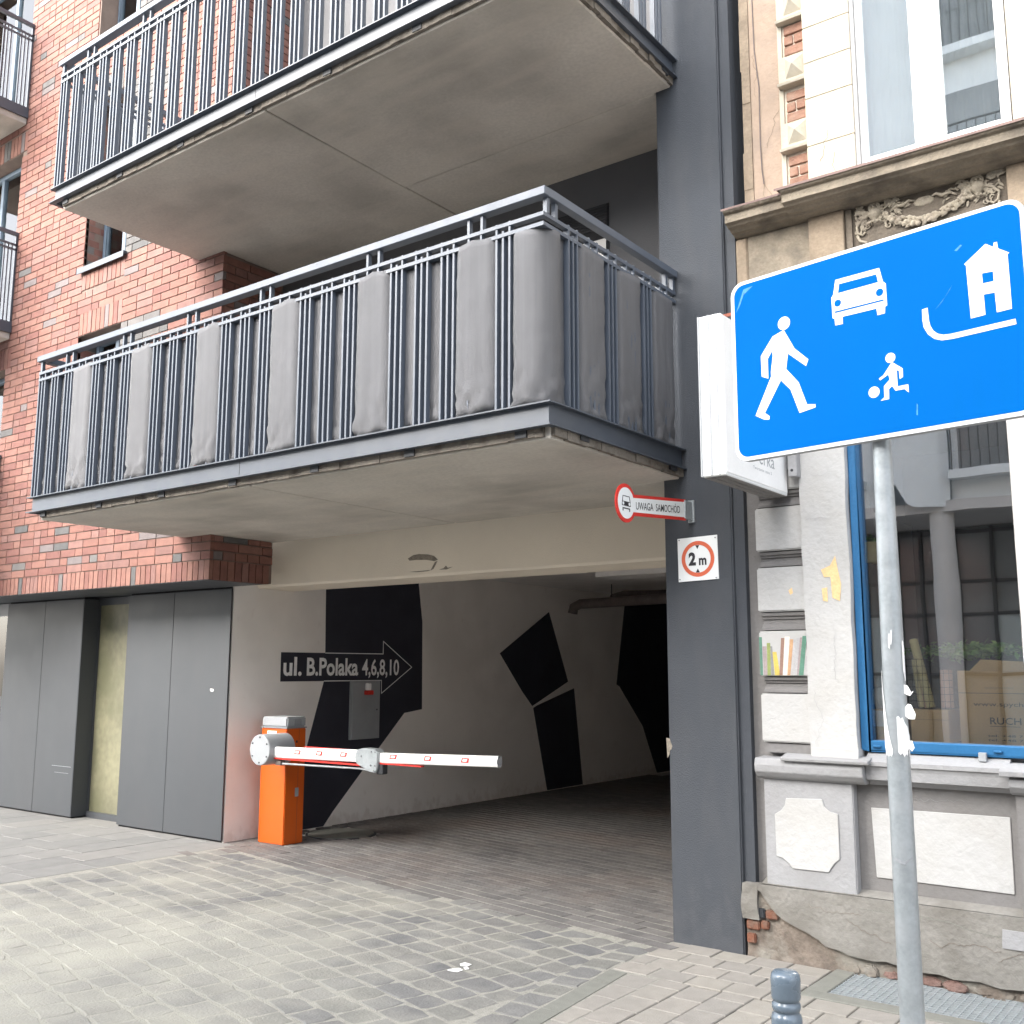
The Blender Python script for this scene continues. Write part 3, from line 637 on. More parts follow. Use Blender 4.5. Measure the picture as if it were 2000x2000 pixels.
# --- balconies
def balcony(z0, parent, screen=False):
    """z0: soffit height. Fascia z0+.06..z0+.168"""
    f0, f1 = z0+.060, z0+.168
    sl = MB(); sl.box(-7.50, -5.056, 4.035, 6.02, z0, z0+.165).box(-5.042, -2.79, 4.035, 5.375, z0, z0+.165).box(-5.042, -2.905, 5.375, 6.02, z0, z0+.165).box(-7.49, -2.91, 4.045, 6.015, z0+.02, z0+.16)
    s_ = sl.build('balcony', 'concrete', parent, .006)
    s_['label'] = 'lower balcony' if screen else 'upper balcony'
    m = MB()   # rough edge lip in front of the soffit, and rebates
    x = -7.47
    while x < -2.83:
        L = rnd.uniform(.08, .2); x1 = min(x+L, -2.82); m.box(x, x1, 4.012+jit(.004), 4.034, z0+.012+jit(.003), z0+.062); x = x1
    y = 4.04
    while y < 5.36:
        L = rnd.uniform(.05, .13); y1 = min(y+L, 5.37); m.box(-2.789, -2.765+jit(.008), y, y1, z0+.012+jit(.004), z0+.062); y = y1
    m.build('slab_edge', 'concedge', s_)
    fa = MB(); t = .006
    for (xa, xb) in ((-7.60, -2.745),):
        fa.box(xa+.03, xb-.03, 4.0, 4.0+t, f0, f1); fa.box(xa, xb, 3.965, 4.0+t, f1-.001, f1+t); fa.box(xa, xb, 3.965, 4.0+t, f0-t, f0+.001)
    fa.box(-2.775-t, -2.775, 4.006, 5.378, f0, f1); fa.box(-2.775-t, -2.742, 4.006, 5.378, f1-.001, f1+t); fa.box(-2.775-t, -2.742, 4.006, 5.378, f0-t, f0+.001)
    fa.box(-7.57, -7.564, 4.006, 5.318, f0, f1); fa.box(-7.60, -7.564, 4.006, 5.318, f1-.001, f1+t); fa.box(-7.60, -7.564, 4.006, 5.318, f0-t, f0+.001)
    fa.build('fascia', 'steel', s_)
    MB().box(-5.115, -5.112, 3.9985, 3.9995, f0+.002, f1-.002).build('fascia_seam', 'darksteel', s_)
    for i in range(7):
        b = MB(); bx = -7.42+i*.745; b.box(bx-.035, bx+.035, 4.004, 4.03, z0+.018, f0-.006); b.build('bracket', 'darksteel', s_)
    for i in range(2):
        b = MB(); by = 4.30+i*.95; b.box(-2.785, -2.758, by-.04, by+.04, z0+.03, f0-.006); b.build('bracket', 'darksteel', s_)
    zr = f1+1.075; YB = 4.0
    r = MB()
    r.box(-7.60, -2.775, YB-.03, YB+.03, zr, zr+.045); r.box(-2.825, -2.775, YB+.03, 5.379, zr, zr+.045); r.box(-7.60, -7.55, YB+.03, 5.318, zr, zr+.045)
    r.build('handrail', 'railsteel', s_, .003)
    for za in (zr-.105, zr-.158):
        r = MB(); r.box(-7.575, -2.79, YB-.02, YB+.02, za, za+.02); r.box(-2.82, -2.79, YB+.02, 5.379, za, za+.02); r.box(-7.575, -7.555, YB+.02, 5.318, za, za+.02); r.build('thin_rail', 'railsteel', s_)
    zt = zr-.085; bh = zt-f1
    proto = {}
    for key, (sx, sy) in dict(f=(.0062, .016), s=(.016, .0062)).items():
        for mid in (0, 1):
            p = MB(); p.box(-sx, sx, -sy, sy, 0, bh-(.045 if mid else 0)); me_ = p
            me = bpy.data.meshes.new('baluster'); me.from_pydata(p.v, [], p.f); me.materials.append(M['railsteel']); proto[key, mid] = me
    def bar(key, mid, x, y):
        o = bpy.data.objects.new('baluster', proto[key, mid]); C.objects.link(o); o.parent = s_; o.location = Vector((x, y, f1+.006))-world_of(s_)
    for i in range(26):
        gx = -7.529+i*.1867
        if gx > (-2.95 if screen else -2.85): break
        for k, dx in enumerate((-.042, 0, .042)): bar('f', k == 1, gx+dx, YB)
    for i in range(1 if screen else 0, 8):
        gy = 4.055+i*.195
        if gy > 5.45: break
        for k, dy in enumerate((-.04, 0, .04)):
            if 4.03 < gy+dy < 5.37: bar('s', k == 1, -2.805, gy+dy)
    for i in range(7):
        gy = 4.13+i*.19
        for k, dy in enumerate((-.04, 0, .04)): bar('s', k == 1, -7.565, gy+dy)
    for i in (2, 6, 10, 14, 19, 23):
        for dx in (-.045, .045):
            x = -7.529+i*.1867+dx; p = MB(); p.box(x-.008, x+.008, YB-.014, YB+.014, zr-.085, zr); p.build('rail_post', 'railsteel', s_)
    for x, y in ((-7.56, 4.0), (-2.80, 4.02), (-2.805, 4.10), (-2.805, 5.27), (-2.805, 5.36)):
        p = MB(); p.box(x-.012, x+.012, y-.012, y+.012, zr-.085, zr); p.build('rail_post', 'railsteel', s_)
    return s_
Z1, Z2 = 2.616, 5.116
b1 = balcony(Z1, nb, True); b2 = balcony(Z2, nb)
# balcony screen of fabric, woven round every fourth bar group
def screen_path():
    P = []; i = 0; x = -7.50
    def off(t, cov):        # outward bulge at bar groups
        d = min(abs(t-c) for c in cov)
        return 1/(1+math.exp((d-.130)/.010))
    covx = [-7.529+i_*.1867 for i_ in (3, 7, 11, 15, 19, 23)]+[-2.86]
    covy = [4.02, 4.445, 4.835, 5.225]
    while x < -2.90:
        o = off(x, covx); P.append((x, 4.019-.042*o)); x += .012
    for k in range(1, 9):
        a = k/9*math.pi/2; P.append((-2.90+.110*math.sin(a), 4.087-.110*math.cos(a)))
    y = 4.09
    while y < 5.36:
        o = off(y, covy); P.append((-2.823+.036*o, y)); y += .012
    return P
sp = screen_path(); m = MB(); rows = 26; vs = []
arc = 0; arcs = []
for i, (x, y) in enumerate(sp):
    if i: arc += math.hypot(x-sp[i-1][0], y-sp[i-1][1])
    arcs.append(arc)
import mathutils
for i, (x, y) in enumerate(sp):
    a = sp[max(0, i-1)]; b = sp[min(len(sp)-1, i+1)]; tx, ty = b[0]-a[0], b[1]-a[1]; l = math.hypot(tx, ty); nx, ny = ty/l, -tx/l
    ph = ((arcs[i]) % .747)/.747
    sag = .035*abs(math.cos(math.pi*(arcs[i]-.28)/.747))**.7
    for j in range(rows+1):
        v = j/rows; z = 2.795+v*(3.735-sag-2.795)
        low = max(0, 1-v*3.0)
        n1 = mathutils.noise.noise(Vector((arcs[i]*7, z*5, 3)))*.004+mathutils.noise.noise(Vector((arcs[i]*16+z*9, z*17-arcs[i]*6, 9)))*(.004+.028*low**1.3)
        outw = max(0, n1) if (y > 4.0 and i < 380) else n1
        vs.append((x+nx*n1*.9, y+ny*n1*.9, z))
n_ = rows+1
fs = [(i*n_+j, (i+1)*n_+j, (i+1)*n_+j+1, i*n_+j+1) for i in range(len(sp)-1) for j in range(rows)]
m.add(vs, fs, 0, True)
scr = m.build('privacy_screen', 'fabric'); tag(scr, 'grey fabric privacy screen woven through the railing of the lower balcony', 'privacy screen')
md = scr.modifiers.new('thickness', 'SOLIDIFY'); md.thickness = .0015

# small balconies at the left edge
def small_balcony(zb, parent, lab):
    s_ = MB().box(-13.2, -10.80, 3.95, 5.318, zb, zb+.12).build('balcony', 'concrete', parent, .006); s_['label'] = lab
    f0, f1 = zb+.07, zb+.19; m = MB()
    m.box(-10.80, -10.776, 3.93, 5.318, f0, f1).box(-13.2, -10.80, 3.93, 3.949, f0, f1).build('fascia', 'steel', s_)
    zr = f1+.985
    m = MB(); m.box(-10.815, -10.775, 3.93, 5.318, zr, zr+.04).box(-13.2, -10.815, 3.93, 3.97, zr, zr+.04).build('handrail', 'steel', s_, .003)
    for dz in (.115, .17):
        m = MB(); m.box(-10.805, -10.785, 3.95, 5.318, zr-dz, zr-dz+.02).box(-13.2, -10.805, 3.94, 3.96, zr-dz, zr-dz+.02).build('thin_rail', 'steel', s_)
    for i in range(7):
        gy = 5.22-i*.195
        for dy in (-.04, 0, .04):
            p = MB(); p.box(-10.803, -10.787, gy+dy-.007, gy+dy+.007, f1, zr-.1); p.build('baluster', 'steel', s_)
    p = MB(); p.box(-10.805, -10.785, 5.296, 5.316, f1, zr).build('rail_post', 'steel', s_)
    return s_
small_balcony(7.53, nb, 'small balcony at the upper left'); small_balcony(5.03, nb, 'small balcony at the left edge'); small_balcony(2.53, nb, 'small balcony at the lower left edge')

# ================================================================== THINGS AT THE PASSAGE
sat = thing('satellite_dish', (-10.98, 4.75, 5.23), 'white satellite dish behind the left edge balcony railing', 'satellite dish')
m = MB(); vs = []; n = 20
for k in range(4):
    r = .21*k/3
    for j in range(n): t = 2*math.pi*j/n; vs.append((-10.98+.10*(k/3)**2-.02, 4.75+r*math.cos(t), 5.62+r*1.2*math.sin(t)))
m.add(vs, [(k*n+j, k*n+(j+1) % n, (k+1)*n+(j+1) % n, (k+1)*n+j) for k in range(3) for j in range(n)], 0, True); m.build('dish', 'pvc', sat)
MB().tube([(-11.0, 4.75, 5.22), (-11.0, 4.75, 5.6)], .018).build('mast', 'mgrey', sat)

# wall cabinet
wc = thing('wall_cabinet', (-7.6, 7.63, .8), 'pale grey electrical cabinet set in the black painting under the arrow', 'cabinet')
MB().box(-7.6, -7.575, 7.42, 7.836, .803, 1.384).build('frame', 'lgrey', wc, .002)
MB().box(-7.575, -7.566, 7.435, 7.821, .82, 1.368).build('door', 'lgrey', wc, .002)
MB().box(-7.566, -7.563, 7.775, 7.79, 1.085, 1.10).build('lock', 'darksteel', wc)
al = thing('alarm_lamp', (-7.56, 7.63, 1.3), 'small white and red alarm lamp at the top of the grey cabinet', 'alarm lamp')
MB().box(-7.566, -7.52, 7.60, 7.66, 1.29, 1.365).build('housing', 'white', al, .01)
MB().box(-7.566, -7.50, 7.59, 7.67, 1.245, 1.289).build('lens', 'red', al, .006)

# pipes
pp = thing('pipes', (-6.5, 10.9, 2.35), 'brown dusty pipes hanging under the ceiling of the passage', 'pipe')
MB().tube([(-7.35, 11.12, 2.22), (-7.33, 11.12, 2.30), (-7.22, 11.10, 2.335), (-6.2, 10.95, 2.34), (-2.95, 10.5, 2.37)], .062, 12).build('pipe', 'pipe', pp)
MB().tube([(-6.85, 11.3, 2.42), (-6.6, 11.15, 2.44), (-5.2, 11.4, 2.42), (-2.95, 11.9, 2.44)], .045, 10).build('pipe', 'pipe', pp)
for x, y in ((-6.7, 11.02), (-5.6, 10.87), (-4.4, 10.7)): MB().tube([(x, y, 2.34), (x, y, 2.56)], .006, 6).build('hanger', 'darksteel', pp)

# barrier
RZ = R(1)
bar = thing('barrier', (-7.2, 6.22, 0), 'orange barrier post with a white folding arm at the mouth of the passage', 'barrier')
ca, sa = math.cos(RZ), math.sin(RZ)
def lb(x, y): return (-7.228+x*ca-y*sa, 6.262+x*sa+y*ca)
def lbox(x0, x1, y0, y1, z0, z1, name, mt, bev=.004, seg=2):
    m = MB(); a = [lb(x0, y0), lb(x1, y0), lb(x1, y1), lb(x0, y1)]
    m.add([(p[0], p[1], z0) for p in a]+[(p[0], p[1], z1) for p in a], [(0, 3, 2, 1), (4, 5, 6, 7), (0, 1, 5, 4), (1, 2, 6, 5), (2, 3, 7, 6), (3, 0, 4, 7)]); return m.build(name, mt, bar, bev, seg)
lbox(-.168, .160, -.108, .118, 0, .985, 'housing', 'orange', .007)
lbox(-.173, .165, -.113, .123, .9855, .995, 'cap_rim', 'mgrey', .002)
cp = lbox(-.168, .160, -.108, .118, .9955, 1.085, 'cap', 'lgrey', .012)
lbox(.1605, .163, -.02, .06, 1.01, 1.065, 'vent', 'mgrey', .001)
lbox(.1605, .162, .035, .0375, .01, .98, 'door_gap', 'rust', 0)
lbox(.1605, .169, .005, .045, .40, .475, 'lock', 'lgrey', .003)
lbox(.1605, .163, .00, .02, .86, .88, 'key_switch', 'black', .001)
st = MB(); 
a = lb(-.09, -.1092); b_ = lb(.03, -.1092); st.add([(a[0], a[1], .915), (b_[0], b_[1], .915), (b_[0], b_[1], .962), (a[0], a[1], .962)], [(0, 1, 2, 3)]); st.build('sticker', 'white', bar)
for (x0, x1, z0, z1) in ((-.082, -.06, .942, .956), (-.082, -.06, .921, .93), (-.03, -.005, .945, .952), (-.052, .02, .926, .933)):
    a = lb(x0, -.1098); b_ = lb(x1, -.1098); MB().add([(a[0], a[1], z0), (b_[0], b_[1], z0), (b_[0], b_[1], z1), (a[0], a[1], z1)], [(0, 1, 2, 3)]).build('sticker_mark', 'blueframe', bar)
hx, hz = -7.05, .824
hub = MB().tube([(hx, 6.13, hz), (hx, 5.862, hz), (hx, 5.853, hz), (hx, 5.85, hz)], [.130, .130, .128, .122], 32).build('hub', 'lgrey', bar)
for k in range(6):
    t = R(30+60*k); MB().tube([(hx+.105*math.cos(t), 5.846, hz+.105*math.sin(t)), (hx+.105*math.cos(t), 5.852, hz+.105*math.sin(t))], .008, 8).build('bolt', 'darksteel', hub)
def arm(x0, x1, z0, z1, h0, h1, y0, y1):
    m = MB(); prof = []
    for k in range(16):
        t = 2*math.pi*k/16; prof.append((abs(math.cos(t))**.55*math.copysign(1, math.cos(t)), abs(math.sin(t))**.55*math.copysign(1, math.sin(t))))
    vs = []
    for x, z, h in ((x0, z0, h0*.8), (x0+.012, z0, h0), (x1, z1, h1)):
        for a, b in prof: vs.append((x, (y0+y1)/2+a*(y1-y0)/2, z+b*h/2))
    m.add(vs, [(i*16+j, i*16+(j+1) % 16, (i+1)*16+(j+1) % 16, (i+1)*16+j) for i in range(2) for j in range(16)], 0, True)
    m.add(vs[:16], [tuple(range(15, -1, -1))], 0); return m
arm(-6.96, -5.88, .806, .826, .092, .098, 5.90, 5.955).build('arm', 'white', bar)
m = arm(-5.72, -4.545, .822, .855, .080, .080, 5.90, 5.95); m.build('arm', 'white', bar)
MB().tube([(-4.549, 5.925, .855), (-4.5435, 5.925, .855)], .030, 12).build('arm_socket', 'mgrey', bar)
MB().box(-6.93, -5.88, 5.905, 5.95, .752, .764).box(-5.72, -5.27, 5.905, 5.94, .777, .787).build('rubber_strip', 'red', bar)
MB().box(-6.6, -5.88, 5.945, 5.958, .862, .869).build('rubber_strip', 'red', bar)
for x in (-6.63, -6.37, -6.09, -5.55, -5.20, -4.84):
    z = .818+(x+6.9)*.016; w_ = .040
    m = MB(); m.prism([(x-w_, z-.017), (x+w_-.012, z-.017), (x+w_, z+.017), (x-w_+.012, z+.017)], (0, 5.8985, 0), (1, 0, 0), (0, 0, 1), (0, -1, 0), .0015); s2 = m.build('arm_sticker', 'red', bar)
    m = MB(); m.prism([(x-w_+.014, z-.009), (x+w_-.026, z-.009), (x+w_-.016, z+.009), (x-w_+.022, z+.009)], (0, 5.897, 0), (1, 0, 0), (0, 0, 1), (0, -1, 0), .0008).build('sticker_mark', 'white', s2)
m = MB(); m.prism([(-5.93, .875), (-5.86, .892), (-5.74, .889), (-5.695, .865), (-5.70, .74), (-5.72, .712), (-5.78, .715), (-5.93, .77), (-5.95, .82)], (0, 5.97, 0), (1, 0, 0), (0, 0, 1), (0, -1, 0), .09); jt_ = m.build('arm_joint', 'zinc', bar, .006, 2)
for x, z in ((-5.765, .868), (-5.725, .866), (-5.77, .765), (-5.725, .765), (-5.735, .725), (-5.875, .83)): MB().tube([(x, 5.874, z), (x, 5.881, z)], .007, 8).build('bolt', 'mgrey', jt_)
MB().box(-5.73, -5.66, 5.90, 5.96, .70, .775).build('joint_bumper', 'darksteel', bar, .006)
MB().tube([(-6.88, 5.94, .715), (-5.95, 5.94, .728), (-5.75, 5.94, .712)], .009, 8).build('linkage_rod', 'zinc', bar)
MB().box(-6.93, -6.86, 5.92, 5.97, .70, .74).box(-6.89, -6.875, 5.93, 5.95, .70, .775).build('linkage_bracket', 'pipe', bar, .003)

# UWAGA SAMOCHOD sign, square to the pillar
us = thing('warning_sign', (-2.715, 5.3, 2.36), 'white sign with red border reading UWAGA SAMOCHÓD sticking out of the pillar', 'sign')
X0 = -2.715
def keyhole(yc, zc, r, ytip, zb0, zb1, zt0, zt1):
    pts = []
    a0 = math.asin((zt1-zc)/r*.97); a1 = -math.asin((zc-zb1)/r*.97)
    n = 40
    for k in range(n+1):
        t = a0+(2*math.pi+a1-a0)*k/n; pts.append((yc+r*math.cos(t), zc+r*math.sin(t)))
    return pts+[(ytip, zb0), (ytip, zt0)]
MB().prism(keyhole(4.615, 2.366, .103, 5.29, 2.353, 2.306, 2.475, 2.424), (X0-.004, 0, 0), (0, 1, 0), (0, 0, 1), (1, 0, 0), .008).build('border', 'red', us)
MB().prism(keyhole(4.615, 2.366, .083, 5.29, 2.370, 2.325, 2.459, 2.404), (X0+.004, 0, 0), (0, 1, 0), (0, 0, 1), (1, 0, 0), .0012).build('face', 'signwhite', us)
m = MB(); p, f = text_mesh('UWAGA  SAMOCHÓD', (X0+.0062, 4.715, 2.343), (0, 1, .085), (0, 0, 1), .50, .052, .004); m.add(p, f); m.build('lettering', 'black', us)
m = MB()
def P2(pts): m.prism([(4.615+a*.001, 2.366+b*.001) for a, b in pts], (X0+.0052, 0, 0), (0, 1, 0), (0, 0, 1), (1, 0, 0), .0008)
P2([(-34, 38), (34, 38), (36, 34), (-36, 34)]); P2([(-36, 34), (-31, 34), (-36, 8), (-43, 8)]); P2([(31, 34), (36, 34), (43, 8), (36, 8)])
P2([(-43, 8), (43, 8), (45, -16), (-45, -16)]); P2([(-38, -26), (38, -26), (38, -32), (-38, -32)]); P2([(-38, -32), (-30, -32), (-30, -44), (-38, -44)]); P2([(30, -32), (38, -32), (38, -44), (30, -44)])
m.build('car_symbol', 'black', us)
m = MB()
for s_ in (-1, 1): m.prism([(4.615+s_*.031+.009*math.cos(t), 2.366-.004+.009*math.sin(t)) for t in [k*math.pi/5 for k in range(10)]], (X0+.0062, 0, 0), (0, 1, 0), (0, 0, 1), (1, 0, 0), .0006)
m.build('headlamp_symbol', 'signwhite', us)
MB().box(X0-.006, X0+.012, 5.27, 5.379, 2.362, 2.468).box(X0-.02, X0+.02, 5.36, 5.3795, 2.348, 2.48).build('bracket', 'zinc', us, .003)

# height sign
hs_ = thing('height_sign', (-2.685, 5.378, 2.135), 'square white plate with red ring reading 2 m on the grey pillar', 'sign')
tl = R(-1.0)
MB().prism([(-.127, -.127), (.127, -.124), (.127, .129), (-.125, .127)], (-2.685, 5.379, 2.136), (math.cos(tl), 0, -math.sin(tl)), (math.sin(tl), 0, math.cos(tl)), (0, -1, 0), .006).build('plate', 'signwhite', hs_)
m = MB(); n = 48
vs = [(-2.683+r*math.cos(2*math.pi*j/n), 5.3718, 2.136+r*math.sin(2*math.pi*j/n)) for r in (.104, .081) for j in range(n)]
m.add(vs, [(j, (j+1) % n, n+(j+1) % n, n+j) for j in range(n)]); m.build('ring', 'redorange', hs_)
m = MB(); p, f = text_mesh('2', (-2.742, 5.3718, 2.098), (1, 0, 0), (0, 0, 1), .046, .078, .05); m.add(p, f); p, f = text_mesh('m', (-2.677, 5.3718, 2.098), (1, 0, 0), (0, 0, 1), .048, .042, .035); m.add(p, f); m.build('lettering', 'black', hs_)
m = MB()
for s_ in (1, -1): m.add([(-2.697, 5.3712, 2.136+s_*.079), (-2.672, 5.3712, 2.136+s_*.079), (-2.6845, 5.3712, 2.136+s_*.056)], [(0, 1, 2) if s_ < 0 else (0, 2, 1)])
m.build('arrow_mark', 'black', hs_)
for sx in (-1, 1):
    for sz in (-1, 1): MB().tube([(-2.685+sx*.115, 5.3725, 2.136+sz*.115), (-2.685+sx*.115, 5.368, 2.136+sz*.115)], .004, 8).build('screw', 'mgrey', hs_)

# projecting light box
lbx = thing('light_box_sign', (-2.185, 5.0, 2.444), 'white projecting light box sign with small grey lettering behind the blue sign', 'sign')
MB().box(-2.252, -2.125, 4.573, 5.36, 2.446, 3.27).build('casing', 'signwhite', lbx, .004)
MB().box(-2.1245, -2.121, 4.585, 5.35, 2.462, 3.26).build('face', 'white', lbx)
MB().box(-2.2, -2.19, 4.569, 4.5725, 2.45, 3.27).box(-2.155, -2.15, 4.569, 4.5725, 2.45, 3.27).box(-2.252, -2.244, 4.567, 4.5725, 2.446, 3.27).build('edge_profile', 'lgrey', lbx)
MB().box(-2.245, -2.13, 4.6, 5.34, 2.442, 2.4455).box(-2.21, -2.20, 4.6, 5.34, 2.439, 2.442).box(-2.17, -2.16, 4.6, 5.34, 2.439, 2.442).build('bottom_cover', 'greyplaster', lbx)
m = MB(); p, f = text_mesh('erka', (-2.1205, 4.98, 2.565), (0, 1, 0), (0, 0, 1), .20, .075, 0); m.add(p, f)
p, f = text_mesh('Tworzenie czasu 2', (-2.1205, 4.90, 2.528), (0, 1, 0), (0, 0, 1), .24, .016, 0); m.add(p, f); m.build('lettering', 'lgrey', lbx)
MB().box(-2.26, -2.12, 5.36, 5.41, 2.6, 3.1).build('wall_bracket', 'lgrey', lbx)
m = MB(); m.box(-2.32, -2.1, 5.36, 5.40, 3.375, 3.385).box(-2.30, -2.12, 4.72, 4.735, 3.30, 3.315).tube([(-2.2, 4.72, 3.305), (-2.2, 5.37, 3.38)], .008, 8).build('stay_rod', 'rust', lbx)
m = MB(); m.box(-2.095, -2.045, 5.30, 5.36, 2.54, 2.80); cbx = m.build('cable_box', 'lgreyplaster', lbx, .004)
MB().tube([(-2.072, 5.298, 2.575), (-2.072, 5.301, 2.575)], .008, 10).build('cable_hole', 'black', lbx)

# ================================================================== BLUE SIGN
P0 = Vector((-1.374, 3.040, 2.162)); SU = Vector((.917, -.141, 0)).normalized(); SN = Vector((SU.y, -SU.x, 0)); SV = Vector((0, 0, 1))
zs_ = thing('residential_zone_sign', (-.904, 3.02, 0), 'large blue residential zone sign with white walker, child, car and house on a galvanised pole', 'road sign')
def rrect(x0, x1, y0, y1, r, n=8):
    pts = []
    for cx, cy, a in ((x1-r, y1-r, 0), (x0+r, y1-r, 90), (x0+r, y0+r, 180), (x1-r, y0+r, 270)):
        for k in range(n+1): t = R(a+90*k/n); pts.append((cx+r*math.cos(t), cy+r*math.sin(t)))
    return pts
MB().prism(rrect(0, .925, 0, .60, .045), P0-SN*.022, SU, SV, SN, .022).build('sign_plate', 'lgrey', zs_)
MB().prism(rrect(.001, .924, .001, .599, .045), P0, SU, SV, SN, .0012).build('white_border', 'signwhite', zs_)
MB().prism(rrect(.0135, .912, .013, .588, .036), P0+SN*.0012, SU, SV, SN, .0008).build('blue_field', 'blue', zs_)
SG = P0+SN*.002
def shape(name, pts, d=.0008, mt='signwhite', o=SG, par=None): return MB().prism(pts, o, SU, SV, SN, d).build(name, mt, par or zs_)
def disc(cx, cy, r, n=28): return [(cx+r*math.cos(2*math.pi*k/n), cy+r*math.sin(2*math.pi*k/n)) for k in range(n)]
house = [(0.8196, 0.4938), (0.8391, 0.4787), (0.8413, 0.4908), (0.8497, 0.49), (0.8512, 0.4711), (0.8793, 0.4505), (0.8745, 0.448), (0.8754, 0.2945), (0.8365, 0.2938), (0.8347, 0.3505), (0.8054, 0.3524), (0.8064, 0.2948), (0.7674, 0.2938), (0.7638, 0.4471), (0.7589, 0.4526)]
car_ = [(0.3747, 0.5141), (0.5147, 0.5124), (0.5238, 0.4682), (0.5321, 0.4594), (0.5328, 0.392), (0.5266, 0.391), (0.5249, 0.3705), (0.502, 0.3704), (0.4999, 0.3914), (0.3923, 0.3931), (0.3922, 0.3708), (0.3676, 0.3718), (0.3663, 0.3939), (0.3601, 0.3955), (0.3588, 0.4615), (0.3658, 0.4698)]
man = [(0.1923, 0.3997), (0.2268, 0.3322), (0.2733, 0.286), (0.2641, 0.267), (0.2039, 0.3201), (0.1955, 0.272), (0.2365, 0.2209), (0.2622, 0.1458), (0.2906, 0.1405), (0.2902, 0.1309), (0.2358, 0.1231), (0.2081, 0.2027), (0.1753, 0.2391), (0.1143, 0.1449), (0.1306, 0.1317), (0.1294, 0.1209), (0.1103, 0.1242), (0.08, 0.1417), (0.1419, 0.2591), (0.1414, 0.2731), (0.15, 0.3235), (0.1492, 0.3428), (0.1317, 0.3187), (0.131, 0.2537), (0.1075, 0.2651), (0.1071, 0.333), (0.1519, 0.3877)]
kid = [(0.5374, 0.2202), (0.5682, 0.1946), (0.5677, 0.1696), (0.558, 0.1653), (0.5569, 0.1891), (0.5502, 0.1937), (0.5506, 0.1448), (0.5819, 0.1448), (0.582, 0.1208), (0.5703, 0.133), (0.5436, 0.1336), (0.534, 0.1496), (0.5244, 0.1421), (0.5233, 0.1123), (0.4977, 0.1124), (0.5094, 0.1207), (0.5096, 0.1529), (0.5282, 0.1698), (0.5249, 0.1857), (0.4994, 0.1731), (0.4958, 0.1789), (0.5098, 0.1863)]
road = [(0.634, 0.3535), (0.6503, 0.3546), (0.6522, 0.315), (0.6549, 0.3003), (0.6625, 0.2845), (0.6738, 0.2731), (0.6898, 0.2656), (0.7118, 0.2634), (0.8823, 0.2645), (0.884, 0.2494), (0.7138, 0.2483), (0.6844, 0.2509), (0.664, 0.26), (0.6469, 0.2774), (0.6361, 0.3002), (0.6337, 0.3228)]
hh = shape('house_symbol', house); shape('symbol_window', [(0.8051, 0.4126), (0.834, 0.4104), (0.8341, 0.3832), (0.8055, 0.3842)], .0005, 'blue', SG+SN*.0009, hh)
cc = shape('car_symbol', car_)
for P in ([(0.3865, 0.4979), (0.5049, 0.4955), (0.5091, 0.47), (0.3816, 0.4703)], [(0.368, 0.4153), (0.5224, 0.4136), (0.5237, 0.4087), (0.3695, 0.4102)], disc(.379, .4393, .011), disc(.5123, .4377, .0115)): shape('symbol_window', P, .0005, 'blue', SG+SN*.0009, cc)
mm_ = shape('walker_symbol', man); shape('walker_head', disc(.194, .4212, .0215), par=mm_)
kk_ = shape('child_symbol', kid); shape('child_head', disc(.5336, .2334, .0148), par=kk_); shape('ball_symbol', disc(.4788, .1415, .0168)); shape('road_symbol', road)
for P in ([(.672, .345), (.700, .372), (.722, .402), (.716, .392), (.692, .362)], [(.735, .500), (.752, .512), (.757, .509), (.742, .497)], [(.600, .052), (.603, .085), (.606, .08), (.604, .05)], [(.02, .50), (.05, .572), (.085, .575), (.05, .553), (.035, .52)]):
    shape('scratch', P, .0002, 'bluepale')
# pole
PX, PY = -.904, 3.02
pol = MB().tube([(PX, PY, -.05), (PX, PY, .6), (PX, PY, 1.45), (PX, PY+.001, 1.75), (PX, PY+.002, 2.1), (PX, PY+.002, 2.74)], [.0325, .0325, .031, .030, .0265, .026], 28).build('pole', 'zinc', zs_)
MB().tube([(PX, PY, 0), (PX, PY, .004)], .05, 20).build('pole_collar', 'kerb', zs_)
def wrap(a0, a1, outline, name, mt='white', r0=.0335, peel=0):
    """outline: (t, z) with t in 0..1 across the wrapped angle"""
    vs = []; n = 9; m_ = MB()
    zt = [z1 for z0, z1 in outline]; zb = [z0 for z0, z1 in outline]; k = len(outline)
    for i, (z0, z1) in enumerate(outline):
        t = i/(k-1); a = R(a0+(a1-a0)*t); rr = r0+peel*max(0, t-.55)**1.0
        for z in (z0, (z0+z1)/2+jit(.002), z1): vs.append((PX+rr*math.cos(a), PY+rr*math.sin(a), z))
    m_.add(vs, [(i*3+j, (i+1)*3+j, (i+1)*3+j+1, i*3+j+1) for i in range(k-1) for j in range(2)], 0, False)
    o = m_.build(name, mt, zs_); sd_ = o.modifiers.new('paper', 'SOLIDIFY'); sd_.thickness = .0006; return o
wrap(196, 262, [(1.30, 1.50), (1.285, 1.49), (1.285, 1.455), (1.262, 1.43), (1.27, 1.40), (1.264, 1.372), (1.262, 1.345), (1.268, 1.32), (1.262, 1.30), (1.272, 1.282)], 'torn_sticker')
wrap(288, 372, [(1.275, 1.372), (1.268, 1.374), (1.273, 1.366), (1.262, 1.371), (1.27, 1.358), (1.266, 1.35), (1.285, 1.345), (1.262, 1.33), (1.292, 1.322), (1.30, 1.31)], 'torn_sticker')
wrap(268, 286, [(1.565, 1.59), (1.56, 1.605), (1.575, 1.60), (1.572, 1.612), (1.59, 1.615)], 'torn_sticker')
wrap(336, 352, [(1.50, 1.575), (1.49, 1.585), (1.47, 1.58), (1.475, 1.56)], 'torn_sticker')
